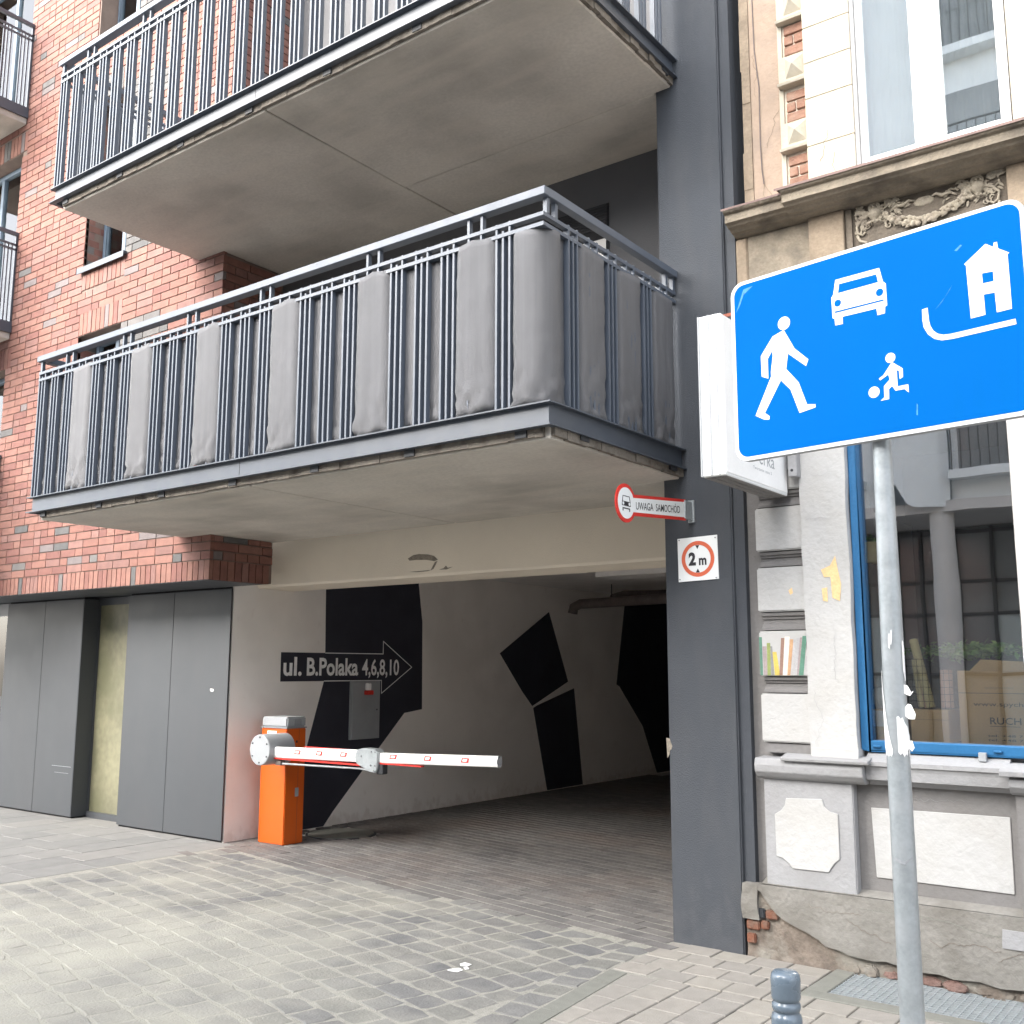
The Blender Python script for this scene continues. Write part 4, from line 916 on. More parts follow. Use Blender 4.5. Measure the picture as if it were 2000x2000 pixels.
def flap(pts, name='torn_sticker'):
    m_ = MB(); m_.prism([(a*.001, b*.001) for a, b in pts], (PX+.030, PY-.012, 1.40), (.93, -.12, 0), (0, .03, 1), (.1, 1, 0), .0008); return m_.build(name, 'white', zs_)
flap([(-2, 62), (10, 58), (20, 40), (28, 44), (16, 30), (-2, 36)])
flap([(-2, -2), (8, 8), (18, 6), (30, -20), (27, -34), (10, -34), (-2, -26)])
flap([(-4, -96), (16, -92), (22, -112), (14, -122), (6, -112), (-4, -128)])
wrap(235, 330, [(.985, .99), (.982, .991), (.975, .985), (.973, .982), (.985, .99), (.99, .996)], 'torn_sticker', 'lgrey')
for z in (2.30, 2.62):
    MB().tube([(PX, PY, z-.015), (PX, PY, z+.015)], .032, 20).obox((PX, PY-.031, z), SU*.06, SN*.004, SV*.015).build('clamp', 'zinc', zs_)

# bollard
bx, by = -1.137, 2.722
bo = thing('bollard', (bx, by, 0), 'blue grey metal bollard with ringed neck in the right foreground', 'bollard')
r0 = .0375; zt = .718
MB().lathe([(r0*1.45, 0), (r0*1.45, .03), (r0*1.08, .045), (r0*1.06, zt-.118), (r0*1.0, zt-.108), (r0*.88, zt-.104), (r0*.88, zt-.098)], (bx, by, 0), 32).build('post', 'bollard', bo)
MB().lathe([(r0*.86, zt-.100), (r0*.93, zt-.098), (r0*1.0, zt-.090), (r0*.98, zt-.080), (r0*.88, zt-.077), (r0*.86, zt-.073)], (bx, by, 0), 32).build('neck_ring', 'bollard', bo)
MB().lathe([(r0*.86, zt-.074), (r0*.98, zt-.070), (r0*1.02, zt-.062), (r0*1.02, zt-.036), (r0*1.03, zt-.034), (r0*1.03, zt-.018), (r0*.97, zt-.008), (r0*.82, zt-.002), (.001, zt)], (bx, by, 0), 32).build('cap', 'bollard', bo)

# ================================================================== OLD HOUSE
ob = thing('old_tenement_house', (-1.5, 5.6, 0), 'old stucco tenement house with white pier, sooty cornice and blue framed shop window', 'building')
YW = 5.45
def B(name, mt, *boxes, bevel=0, par=None):
    m = MB()
    for b in boxes: m.box(*b)
    return m.build(name, mt, par or ob, bevel)
# ground-floor wall around the shop window
sw = B('stucco_wall', 'greyplaster', (-2.44, -1.80, YW, 5.8, .36, 4.2), (-1.80, -1.02, YW, 5.8, .36, 1.093), (-1.02, 3.5, YW, 5.8, .36, 4.2), (-1.80, -1.02, YW, 5.8, 3.05, 4.2))
# rusticated blocks with moulded joints
BLK = [(1.117, 1.375), (1.469, 1.712), (1.819, 2.061), (2.154, 2.395), (2.49, 2.735), (2.83, 3.07), (3.17, 3.4)]
for i, (z0, z1) in enumerate(BLK):
    m = MB(); m.box(-2.331, -2.056, 5.382, YW-.002, z0, z1); bl = m.build('plaster_block', 'whiteplaster', ob, .007, 2)
    if i < len(BLK)-1:
        g0, g1 = z1+.006, BLK[i+1][0]-.006; h = g1-g0; m = MB()
        m.profile([(YW, g0), (5.395, g0), (5.395, g0+h*.14), (5.41, g0+h*.17), (5.415, g0+h*.35), (5.428, g0+h*.38), (5.432, g0+h*.60), (5.42, g0+h*.64), (5.42, g0+h*.78), (5.405, g0+h*.82), (5.400, g1), (YW, g1)], -2.318, -2.057)
        m.build('joint_moulding', 'greyplaster', ob)
m = MB(); m.box(-2.318, -2.057, 5.40, YW, 1.062, 1.11); m.build('joint_moulding', 'greyplaster', ob)
# painted row of books on the third block
blk_books = [o for o in ob.children if o.name.startswith('plaster_block')][1]
BK = [((503, 518), (512, 525), 1640, 'green'), ((522, 543), (530, 549), 1690, 'mauve'), ((545, 563), (550, 568), 1672, 'olive'), ((564, 574), (570, 585), 1690, 'grey'), ((575, 597), (590, 617), 1720, 'yellow'), ((622, 640), (613, 630), 1645, 'brown'), ((642, 668), (632, 655), 1638, 'cream'), ((670, 688), (656, 672), 1652, 'tan'), ((690, 703), (674, 690), 1652, 'silver'), ((705, 722), (691, 706), 1645, 'silver'), ((724, 736), (707, 717), 1642, 'mauve'), ((738, 763), (718, 743), 1634, 'green'), ((764, 772), (745, 772), 1690, 'silver')]
def wpt(px, py, Y):
    d = _f+_r2*((px-1000)/FPX)-_u2*((py-1000)/FPX); t = Y/d.y; return d.x*t, 1.5+d.z*t
for (ta, tb), (ba, bb), top, cn in BK:
    q = [wpt(1300+x*.36232, 650+y*.36232, 5.38) for x, y in ((ba, 1846), (bb, 1846), (tb, top), (ta, top))]
    q = [(max(-2.329, min(-2.058, x)), max(1.472, z)) for x, z in q]
    MB().prism(q, (0, 5.3818, 0), (1, 0, 0), (0, 0, 1), (0, -1, 0), .0012).build('painted_book', 'bk_'+cn, blk_books)
# white pier with wavering edges
def roughpanel(name, x0, x1, z0, z1, y, dep, mt, nx=6, nz=40, amp=.004, edge=.004, par=None):
    m = MB(); vs = []
    for j in range(nz+1):
        z = z0+(z1-z0)*j/nz; e0 = mathutils.noise.noise(Vector((x0*9, z*6, 1)))*edge; e1 = mathutils.noise.noise(Vector((x1*9, z*6, 2)))*edge
        for i in range(nx+1):
            t = i/nx; x = (x0+e0)*(1-t)+(x1+e1)*t
            vs.append((x, y+mathutils.noise.noise(Vector((x*11, z*9, 5)))*amp+mathutils.noise.noise(Vector((x*40, z*30, 7)))*amp*.35, z))
    k = len(vs); back = []
    idx = [i for i in range(nx+1)]+[j*(nx+1)+nx for j in range(1, nz+1)]+[nz*(nx+1)+i for i in range(nx-1, -1, -1)]+[j*(nx+1) for j in range(nz-1, 0, -1)]
    fs = [(j*(nx+1)+i, j*(nx+1)+i+1, (j+1)*(nx+1)+i+1, (j+1)*(nx+1)+i) for j in range(nz) for i in range(nx)]
    m.add(vs, fs, 0, True); vb = [(vs[q][0], y+dep, vs[q][2]) for q in idx]; vf = [vs[q] for q in idx]; L_ = len(idx)
    m.add(vf+vb, [((i+1) % L_, i, L_+i, L_+(i+1) % L_) for i in range(L_)], 0)
    return m.build(name, mt, par or ob)
wp = roughpanel('pier', -2.055, -1.806, 1.043, 3.42, 5.358, .085, 'whiteplaster', edge=.008); wp['label'] = 'white plastered pier left of the shop window'
roughpanel('pier', -1.004, -.72, 1.043, 3.42, 5.375, .085, 'whiteplaster')['label'] = 'white plastered pier right of the shop window'
roughpanel('pier_foot', -2.045, -1.80, 1.045, 1.10, 5.345, .1, 'whiteplaster', nz=6, amp=.008)
for P in ([(-1.955, 2.03), (-1.905, 2.05), (-1.875, 2.10), (-1.865, 2.03), (-1.85, 1.95), (-1.86, 1.86), (-1.90, 1.88), (-1.905, 1.99), (-1.94, 1.99)], [(-1.955, 1.93), (-1.925, 1.935), (-1.925, 1.86), (-1.95, 1.865)], [(-2.15, 1.93), (-2.13, 1.945), (-2.125, 1.915), (-2.14, 1.905)]):
    y = 5.354 if P[0][0] > -2 else 5.3815
    MB().prism(P, (0, y+.001, 0), (1, 0, 0), (0, 0, 1), (0, -1, 0), .0012).build('ochre_patch', 'ochre', ob)
# pedestal, ledges
m = MB(); m.box(-2.331, -1.848, 5.382, YW-.002, .375, .928); ped = m.build('pedestal', 'lgreyplaster', ob, .006, 2)
n = .028; octp = [(-2.206, .829), (-2.010, .838), (-2.0, .80), (-1.972, .778), (-1.93, .77), (-1.93, .545), (-1.955, .525), (-1.975, .50), (-1.99, .474), (-2.185, .472), (-2.20, .495), (-2.235, .52), (-2.27, .527), (-2.272, .742), (-2.235, .765), (-2.215, .79)]
MB().prism(octp, (0, 5.3818, 0), (1, 0, 0), (0, 0, 1), (0, -1, 0), .007).build('white_panel', 'whiteplaster', ob, .002)
MB().prism([(-1.780, .807), (-1.125, .813), (-1.128, .462), (-1.768, .466)], (0, YW-.0002, 0), (1, 0, 0), (0, 0, 1), (0, -1, 0), .007).build('white_panel', 'whiteplaster', ob, .002)
m = MB(); m.profile([(YW, .925), (5.375, .925), (5.345, .94), (5.322, .965), (5.318, 1.00), (5.33, 1.035), (YW, 1.04)], -2.355, -1.775); m.build('ledge', 'lgreyplaster', ob, .004)
m = MB(); m.profile([(YW, 1.042), (5.30, 1.028), (5.295, 1.045), (5.37, 1.062), (YW, 1.064)], -2.20, -1.74); m.build('ledge_cap', 'lgreyplaster', ob, .003)
m = MB(); m.profile([(YW, .925), (5.425, .925), (5.41, .945), (5.37, .955), (5.365, 1.0), (5.36, 1.018), (5.35, 1.024), (5.35, 1.045), (5.42, 1.085), (YW, 1.085)], -1.772, -1.10); m.build('ledge', 'lgreyplaster', ob)
m = MB(); m.profile([(YW, .925), (5.375, .925), (5.345, .94), (5.322, .965), (5.318, 1.00), (YW, 1.03)], -1.098, -.5); m.profile([(YW, 1.031), (5.29, 1.014), (5.285, 1.04), (5.37, 1.066), (YW, 1.07)], -1.13, -.5); m.build('ledge', 'lgreyplaster', ob, .003)
m = MB(); m.box(-1.085, -.5, 5.382, YW-.002, .375, .928); m.build('pedestal', 'greyplaster', ob, .006, 2)
# plinth with broken lower edge
top = [(-2.447, .355), (-2.37, .372), (-1.85, .374), (-1.0, .376), (3.5, .376)]
jag = [(-2.36, .335), (-2.335, .302), (-2.281, .239), (-2.24, .212), (-2.181, .188), (-2.12, .168), (-2.084, .152), (-2.05, .138), (-2.018, .112), (-1.95, .104), (-1.895, .087), (-1.776, .079), (-1.72, .088), (-1.668, .079), (-1.546, .065), (-1.47, .07), (-1.402, .058), (-1.287, .067), (-1.2, .052), (-1.104, .060), (-.9, .05), (3.5, .05)]
m = MB(); m.prism([(-2.40, .355)]+top[1:]+jag[::-1], (0, 5.41, 0), (1, 0, 0), (0, 0, 1), (0, -1, 0), .052); pl = m.build('plinth', 'plinth', ob)
m = MB(); m.profile([(YW, .372), (5.385, .372), (5.375, .378), (YW, .40)], -2.36, 3.5); m.build('plinth_wash', 'plinth', ob)
roughpanel('plinth_core', -2.455, 3.5, -.02, .362, 5.385, .2, 'rubble', nx=120, nz=12, amp=.02, edge=0)
roughpanel('corner_plaster', -2.463, -2.37, .19, .372, 5.357, .06, 'plinth', nx=5, nz=8, amp=.012, edge=.02)
roughpanel('plinth_patch', -1.178, -1.06, .235, .318, 5.352, .01, 'lgreyplaster', nx=5, nz=6, amp=.002, edge=.012)
m = MB(); pts = [(-1.837, .321), (-1.673, .321), (-1.549, .325), (-1.404, .315), (-1.322, .293), (-1.25, .284), (-1.185, .28)]
for (a, b), (c, d) in zip(pts, pts[1:]): m.prism([(a, b-.0025), (c, d-.0025), (c, d+.002), (a, b+.002)], (0, 5.359, 0), (1, 0, 0), (0, 0, 1), (0, -1, 0), .0015)
m.build('crack', 'kerb', ob)
for x0, x1, z0, z1, mt in ((-2.45, -2.375, .135, .185, 'damagedbrick'), (-2.37, -2.325, .145, .188, 'damagedbrick'), (-2.45, -2.40, .065, .115, 'damagedbrick'), (-2.34, -2.27, .20, .245, 'damagedbrick'), (-2.40, -2.345, .20, .25, 'darksteel')):
    m = MB(); m.box(x0, x1, 5.366, 5.40, z0, z1); m.build('old_brick', mt, pl, .006, 2)
xx = -1.90
while xx < -.55:
    L = rnd.uniform(.05, .13); hgt = rnd.uniform(.04, .065); m = MB(); k_ = rnd.randint(5, 7)
    pts = [(xx+L/2+L*.52*math.cos(2*math.pi*i/k_+.3)*rnd.uniform(.8, 1.1), .022+hgt*.6*math.sin(2*math.pi*i/k_+.3)*rnd.uniform(.75, 1.1)) for i in range(k_)]
    m.prism(pts, (0, 5.41, 0), (1, 0, 0), (0, 0, 1), (0, -1, 0), .036+jit(.008)); m.build('foundation_stone', 'stonered' if rnd.random() < .7 else 'rubble', ob, .007, 2); xx += L+.002
# shop window
m = MB(); m.box(-1.803, -1.757, 5.405, 5.47, 1.095, 3.04).box(-1.757, -1.005, 5.405, 5.47, 1.095, 1.146)  .box(-1.005, -.97, 5.405, 5.47, 1.095, 3.04).box(-1.757, -1.005, 5.405, 5.47, 2.99, 3.04)
swf = m.build('shop_window', 'blueframe', ob, .005)
MB().box(-1.76, -.98, 5.455, 5.461, 1.14, 2.995).build('pane', 'glassshop', swf)
MB().box(-1.74, -1.70, 5.39, 5.404, 1.113, 1.124).box(-1.17, -1.13, 5.39, 5.404, 1.113, 1.124).build('latch', 'blueframe', swf, .003)
MB().box(-1.235, -1.200, 5.38, 5.404, 1.07, 1.112).build('hinge', 'lgrey', swf, .002)
# shop interior
m = MB(); m.box(-2.6, .4, 5.82, 9, 1.05, 1.10).box(-2.6, .4, 8.9, 9, 1.1, 3.3).box(-2.6, -2.5, 5.82, 8.9, 1.1, 3.3).box(.3, .4, 5.82, 8.9, 1.1, 3.3).box(-2.6, .4, 5.82, 9, 3.3, 3.4).box(-1.8, -1.02, 5.48, 5.82, 1.09, 1.134)
m.build('shop_interior', 'interior', ob)
# upper floor
B('upper_wall', 'peach', (-2.29, -2.105, YW-.005, 5.8, 4.12, ZT))
m = MB(); z = 4.12
while z < ZT-.3:
    h = rnd.uniform(.12, .4); m.box(-2.345+jit(.004), -2.291, 5.435+jit(.004), 5.8, z, z+h); z += h
m.build('edge_plaster', 'tan', ob)
B('upper_wall', 'creamstone', (-1.935, -1.66, YW, 5.8, 4.12, ZT), (-.88, 3.5, YW-.03, 5.8, 4.12, ZT), (-1.66, -.88, YW+.05, 5.8, 7.0, ZT))
# brick niches and diamond blocks
B('niche_back', 'limejoint', (-2.105, -1.937, YW-.008, 5.6, 4.12, ZT))
for zc in [4.12, 4.655, 5.075, 5.50, 5.92, 6.34, 6.76]:
    z1 = {4.12: 4.47, 4.655: 4.875}.get(zc, zc+.215)
    z = zc; k = 0
    while z+.045 < z1+.01:
        off = (0, .07)[k % 2]; x = -2.07-off
        while x < -1.94:
            x0, x1 = max(x, -2.066), min(x+.125, -1.940)
            if x1-x0 > .02: m = MB(); m.box(x0, x1, YW-.022+jit(.002), YW, z+.004, z+.058); m.build('brick', 'oldbrick', ob, .003)
            x += .134
        z += .066; k += 1
for z0, z1 in ((4.485, 4.648), (4.893, 5.065), (5.295, 5.48), (5.72, 5.905), (6.14, 6.325), (6.56, 6.745)):
    m = MB(); m.box(-2.095, -1.94, 5.415, YW-.009, z0, z1); m.profile([(YW-.01, z0-.022), (5.385, z0-.018), (5.38, z0-.004), (YW-.01, z0)], -2.10, -1.938)
    xc, zc = -2.005, (z0+z1)/2+.01; a, b = .055, (z1-z0)*.38
    m.add([(xc-a, 5.4148, zc-b), (xc+a, 5.4148, zc-b), (xc+a, 5.4148, zc+b), (xc-a, 5.4148, zc+b), (xc, 5.37, zc)], [(0, 1, 4), (1, 2, 4), (2, 3, 4), (3, 0, 4)])
    m.build('diamond_block', 'creamstone', ob)
MB().box(-2.106, -2.08, 5.425, YW, 4.12, ZT).build('niche_border', 'creamstone', ob)
prev = 4.12
for z in (4.44, 4.73, 4.95, 5.17, 5.4, 5.7, 6.0, 6.3, 6.6, 6.9):
    m = MB(); m.box(-1.935, -1.665, 5.372, YW-.001, prev+.0015, z-.0015); m.build('pilaster_block', 'creamstone', ob, .003); prev = z
m = MB(); m.box(-1.664, -1.645, 5.385, 5.50, 4.20, 7.0).build('window_reveal', 'whiteplaster', ob)
# upper window
m = MB(); m.box(-1.643, -1.625, 5.405, 5.47, 4.21, 7.0).box(-.932, -.885, 5.405, 5.47, 4.21, 7.0).box(-1.625, -.932, 5.40, 5.47, 4.215, 4.287).box(-1.357, -1.212, 5.405, 5.47, 4.287, 7.0)
uw = m.build('upper_window', 'pvc', ob, .004)
MB().box(-1.63, -.93, 5.449, 5.455, 4.28, 7.0).build('pane', 'glassup', uw)
m = MB(); vs = []; k = 90
for i in range(k+1):
    x = -1.64+.75*i/k; y = 5.62+.012*math.sin(i*1.1)+.006*math.sin(i*2.7)
    vs += [(x, y, 4.2), (x, y, 7.0)]
m.add(vs, [(2*i, 2*i+2, 2*i+3, 2*i+1) for i in range(k)], 0, True); m.build('curtain', 'curtain', uw)
MB().box(-1.7, -.8, 5.8, 5.85, 4.1, 7.1).build('room', 'interior', uw)
# cornice
PROF = [(YW, 4.16), (5.175, 4.135), (5.17, 4.128), (5.18, 4.118), (5.20, 4.112), (5.20, 4.066), (5.225, 4.058), (5.235, 4.05), (5.27, 4.045), (5.285, 4.034), (5.315, 4.034), (5.325, 4.024), (5.37, 4.022), (YW, 4.02)]
m = MB(); m.profile(PROF, -2.03, 3.5); co = m.build('cornice', 'cornice', ob); co['label'] = 'sooty projecting cornice under the upper window'
PL = [(YW, 4.16)]+[(y+.06, z) for y, z in PROF[1:-1]]+[(YW, 4.02)]
MB().profile([(min(y, YW), z) for y, z in PL], -2.40, -2.032).build('cornice', 'cornice', ob)
m = MB(); m.add([(-2.41, 5.228, 4.142), (-2.03, 5.228, 4.142), (-2.03, 5.46, 4.168), (-2.41, 5.46, 4.168), (-2.41, 5.228, 4.130), (-2.03, 5.228, 4.130)], [(0, 1, 2, 3), (4, 5, 1, 0)])
m.add([(-2.06, 5.165, 4.142), (3.5, 5.165, 4.142), (3.5, 5.46, 4.169), (-2.06, 5.46, 4.169), (-2.06, 5.165, 4.128), (3.5, 5.165, 4.128)], [(0, 1, 2, 3), (4, 5, 1, 0)])
m.build('flashing', 'flashing', ob)
# frieze
B('frieze_wall', 'cornice', (-2.33, -1.955, 5.42, YW-.001, 3.3, 4.019))
B('frieze_pilaster', 'tan', (-1.953, -1.755, 5.385, YW-.001, 3.3, 4.021), bevel=.004)
B('frieze_pilaster', 'tan', (-.925, -.70, 5.385, YW-.001, 3.3, 4.021), bevel=.004)
B('edge_plaster', 'tan', (-2.41, -2.332, 5.41, YW-.001, 3.3, 4.02), bevel=.01)
rp = MB(); rp.box(-1.715, -.928, 5.425, YW-.001, 3.55, 4.019); rp.box(-1.75, -1.716, 5.405, YW-.001, 3.55, 4.019); rp = rp.build('relief_panel', 'reliefback', ob)
def petals(cx, cz, r, k=9):
    m = MB(); Y = 5.412
    for i in range(k):
        t = 2*math.pi*i/k; m.ball((cx+r*.62*math.cos(t), Y, cz+r*.62*math.sin(t)), (r*.30, .013, r*.30), 0, 7, 4)
    pts = [(cx+r*.93*math.cos(2*math.pi*i/20), Y, cz+r*.93*math.sin(2*math.pi*i/20)) for i in range(21)]
    m.tube(pts, .006, 6, cap=False); m.ball((cx, Y-.01, cz), (r*.24, .014, r*.24), 0, 8, 5); return m.build('rosette', 'relief', rp)
def leafm(m, x, z, ang, L, W, y=5.415, h=.014):
    ca_, sa_ = math.cos(ang), math.sin(ang)
    def q(a, b, yy): return (x+a*ca_-b*sa_, yy, z+a*sa_+b*ca_)
    vs = [q(-L/2, 0, y), q(-L*.15, -W/2, y-.003), q(L*.2, -W*.4, y-.004), q(L/2, 0, y), q(L*.2, W*.4, y-.004), q(-L*.15, W/2, y-.003), q(-L*.1, 0, y-h), q(L*.25, 0, y-h*.8)]
    m.add(vs, [(0, 1, 6), (1, 2, 7, 6), (2, 3, 7), (3, 4, 7), (4, 5, 6, 7), (5, 0, 6)], 0, True)
for sx, cx in ((1, -1.592), (-1, -1.068)):
    petals(cx, 3.995, .030)
    m = MB()
    for dx, dz in ((-.075, .005), (.075, .008), (-.05, -.03), (.10, .02)):
        for k in range(7): leafm(m, cx+dx+jit(.018), 3.995+dz+jit(.016), rnd.uniform(0, 6.3), rnd.uniform(.035, .06), .020)
    cr = [(cx-sx*.03, 5.415, 3.96), (cx-sx*.07, 5.413, 3.945), (cx-sx*.10, 5.415, 3.91), (cx-sx*.095, 5.413, 3.87), (cx-sx*.07, 5.415, 3.855), (cx-sx*.055, 5.415, 3.87)]
    m.tube(cr, .007, 6)
    cr = [(cx-sx*.10, 5.417, 3.86), (cx-sx*.085, 5.413, 3.825), (cx-sx*.05, 5.415, 3.805)]; m.tube(cr, .008, 6)
    for i in range(8):
        t = i/7; m.tube([(cx+sx*(.03+.11*t), 5.418, 3.99-.012*t+.012*math.sin(t*9)), (cx+sx*(.045+.11*t), 5.412, 4.0-.02*t)], .007, 5)
    m.build('acanthus_leaf', 'relief', rp)
    m = MB(); m.lathe([(.008, .05), (.012, .035), (.022, .03), (.034, .012), (.040, 0), (.036, -.012), (.022, -.03), (.014, -.038), (.016, -.045), (.010, -.052), (.001, -.06)], (cx+.0, 5.425, 3.965), 14)
    for k in range(7): t = math.pi+math.pi*k/6; m.ball((cx+.036*math.cos(t), 5.425+.036*math.sin(t), 3.910), .008, 0, 6, 4)
    m.tube([(cx, 5.415, 3.965), (cx, 5.415, 3.94)], .012, 8); m.build('pendant', 'relief', rp)
m = MB()
for i in range(76):
    t = (i+.5)/76; x = -1.545+t*.43; z = 3.945-.095*math.sin(math.pi*t)**.8
    sl = -math.cos(math.pi*t)*.6
    leafm(m, x+jit(.012), z+jit(.022), math.atan(sl)+jit(.8)+(math.pi if t > .5 else 0), rnd.uniform(.035, .055), rnd.uniform(.018, .026), y=5.408, h=.02)
for i in range(26): t = rnd.random(); m.ball((-1.54+t*.42, 5.400, 3.943-.095*math.sin(math.pi*t)**.8+jit(.015)), rnd.uniform(.008, .015), 0, 7, 4)
m.build('garland', 'relief', rp)['kind'] = 'stuff'
m = MB()
for i in range(120):
    t = rnd.random(); x = -1.695+.75*t
    if -1.42 < x < -1.25: continue
    edge = min(abs(x+1.59), abs(x+1.07)); z = 3.99-abs(jit(.11))-(.02 if edge > .08 else 0)
    if z < 3.80: continue
    leafm(m, x, z, rnd.uniform(0, 6.3), rnd.uniform(.022, .045), rnd.uniform(.010, .018), y=5.421, h=.011)
for i in range(22):
    x = rnd.choice((-1.64, -1.53, -1.13, -1.01))+jit(.03); z = 3.93+jit(.06); r1 = rnd.uniform(.010, .02); a0 = rnd.uniform(0, 6)
    m.tube([(x+r1*(1-k*.09)*math.cos(a0+k*.8), 5.418, z+r1*(1-k*.09)*math.sin(a0+k*.8)) for k in range(8)], .0038, 5)
m.build('scrollwork', 'relief', rp)['kind'] = 'stuff'
for cx, s_ in ((-1.46, 1), (-1.22, -1)):
    m = MB(); m.tube([(cx-s_*.05, 5.418, 3.95), (cx-s_*.02, 5.413, 3.972), (cx+s_*.02, 5.410, 3.965), (cx+s_*.05, 5.413, 3.985), (cx+s_*.08, 5.416, 3.975)], [.004, .009, .011, .008, .003], 6)
    m.build('ribbon', 'relief', rp)
m = MB(); m.ball((-1.335, 5.425, 3.965), (.055, .012, .028), 0, 12, 6); m.build('cartouche', 'relief', rp)
def crack(x, z, ang, length, y, mt='lgreyplaster', w=.0011):
    m_ = MB(); n_ = max(3, int(length/.014)); a_ = ang
    for i in range(n_):
        a_ = ang+jit(.7); l = length/n_; x2, z2 = x+math.cos(a_)*l, z+math.sin(a_)*l; nx, nz = -math.sin(a_)*w*.5, math.cos(a_)*w*.5
        m_.prism([(x-nx, z-nz), (x2-nx, z2-nz), (x2+nx, z2+nz), (x+nx, z+nz)], (0, y, 0), (1, 0, 0), (0, 0, 1), (0, -1, 0), .0008); x, z = x2, z2
    return m_.build('crack', mt, ob)
for a in ((-2.03, 2.30, .05, .16, 5.352), (-1.99, 2.55, -.1, .12, 5.352), (-1.98, 1.25, 1.5, .16, 5.352), (-1.90, 1.45, 1.4, .25, 5.352), (-2.02, 1.12, 1.2, .15, 5.350)): crack(*a)
for a in ((-2.30, 1.23, .1, .06, 5.381), (-2.25, 1.33, -.4, .05, 5.381), (-2.0, .70, 1.3, .12, 5.381), (-2.30, .9, 0, .2, 5.317), (-1.6, .86, 0, .3, 5.448), (-1.4, .97, .02, .25, 5.364)): crack(*a, w=.0009)
for a in ((-1.5, .22, .05, .35, 5.357), (-1.9, .26, -.3, .25, 5.357), (-1.2, .17, .3, .2, 5.357), (-2.1, .31, -.2, .3, 5.357)): crack(*a, mt='rubble', w=.0022)
for a in ((-1.86, 4.33, 1.2, .2, 5.371), (-1.78, 4.25, 1.7, .12, 5.371), (-2.26, 4.9, 1.5, .3, 5.444), (-2.2, 4.55, 1.3, .25, 5.444)): crack(*a, mt='tan', w=.0025)
for a in ((-1.9, 4.09, 0, .12, 5.199), (-1.3, 4.095, 0, .15, 5.199)): crack(*a, mt='exposed', w=.0022)
# cable running down the peach plaster
cb = [(-2.262, 5.44, 5.6), (-2.258, 5.44, 5.2), (-2.235, 5.438, 4.95), (-2.24, 5.438, 4.6), (-2.235, 5.438, 4.42), (-2.225, 5.436, 4.33)]
MB().tube(cb, .0035, 6).build('cable', 'pipe', ob)
MB().tube([(-2.06, 5.40, 4.17), (-1.98, 5.365, 4.20), (-1.86, 5.36, 4.235), (-1.76, 5.36, 4.235)], .003, 6).build('cable', 'pipe', ob)
m = MB()
for a, b in (((-2.225, 4.33), (-2.205, 4.29)), ((-2.205, 4.29), (-2.185, 4.26)), ((-2.185, 4.26), (-2.16, 4.20)), ((-2.225, 4.33), (-2.235, 4.27)), ((-2.235, 4.27), (-2.215, 4.22))):
    dx, dz = b[0]-a[0], b[1]-a[1]; l = math.hypot(dx, dz); nx, nz = -dz/l*.003, dx/l*.003
    m.prism([(a[0]+nx, a[1]+nz), (b[0]+nx*.5, b[1]+nz*.5), (b[0]-nx, b[1]-nz), (a[0]-nx, a[1]-nz)], (0, YW-.0052, 0), (1, 0, 0), (0, 0, 1), (0, -1, 0), .001)
m.build('crack', 'tan', ob)

# ================================================================== DISPLAY IN THE SHOP WINDOW
DISPLAY = True
def cardbox(x0, x1, z0, z1, y0, y1, label, flap=False):
    t = thing('cardboard_box', ((x0+x1)/2, (y0+y1)/2, z0), label, 'box', 'cardboard boxes in the shop window')
    MB().box(x0, x1, y0, y1, z0, z1).build('carton', 'card', t, .003)
    MB().box(x0+.001, x1-.001, y0-.0012, y0-.0004, z0+(z1-z0)*.69, z0+(z1-z0)*.70).build('fold_line', 'exposed', t)
    if flap:
        m = MB(); m.add([(x0+.06, y0+.02, z1), (x1-.04, y0+.02, z1), (x1-.08, y0+.10, z1+.045), (x0+.10, y0+.10, z1+.06)], [(0, 1, 2, 3)]); o = m.build('flap', 'card', t); s = o.modifiers.new('s', 'SOLIDIFY'); s.thickness = .004
    return t
bxa = cardbox(-1.435, -1.00, 1.115, 1.50, 5.90, 6.25, 'large printed cardboard box at the right of the shop window', True)
m = MB(); p, f = text_mesh('www.spychala', (-1.362, 5.8985, 1.308), (1, 0, 0), (0, 0, 1), .30, .030, 0); m.add(p, f)
p, f = text_mesh('RUCH', (-1.285, 5.8985, 1.222), (1, 0, 0), (0, 0, 1), .15, .036, .01); m.add(p, f)
for z in (1.158, 1.136): p, f = text_mesh('tel. +48 71 321', (-1.30, 5.8985, z), (1, 0, 0), (0, 0, 1), .26, .012, .01); m.add(p, f)
m.build('printing', 'black', bxa)
MB().box(-1.287, -1.14, 5.8982, 5.8988, 1.211, 1.2135).build('printed_line', 'black', bxa)
MB().box(-1.30, -1.16, 5.8985, 5.8995, 1.405, 1.415).build('tape', 'cardtape', bxa)
cardbox(-1.69, -1.492, 1.115, 1.290, 5.90, 6.2, 'small plain cardboard box in the middle of the shop window')
b3 = cardbox(-1.96, -1.72, 1.115, 1.286, 5.90, 6.2, 'cardboard box with a white paper label behind the sign pole')
MB().box(-1.912, -1.835, 5.898, 5.8995, 1.192, 1.279).build('paper_label', 'white', b3)
wb = thing('wire_basket', (-1.58, 5.98, 1.295), 'dark wire basket standing on the small cardboard box', 'basket')
m = MB()
for i in range(9): x = -1.698+i*.0275; m.tube([(x, 5.905, 1.294), (x, 5.905, 1.562)], .0013, 5); m.tube([(x, 6.06, 1.294), (x, 6.06, 1.562)], .0013, 5)
for i in range(8): z = 1.296+i*.038; m.tube([(-1.70, 5.905, z), (-1.478, 5.905, z), (-1.478, 6.06, z), (-1.70, 6.06, z), (-1.70, 5.905, z)], .0013, 5)
m.build('wire_mesh', 'darksteel', wb)
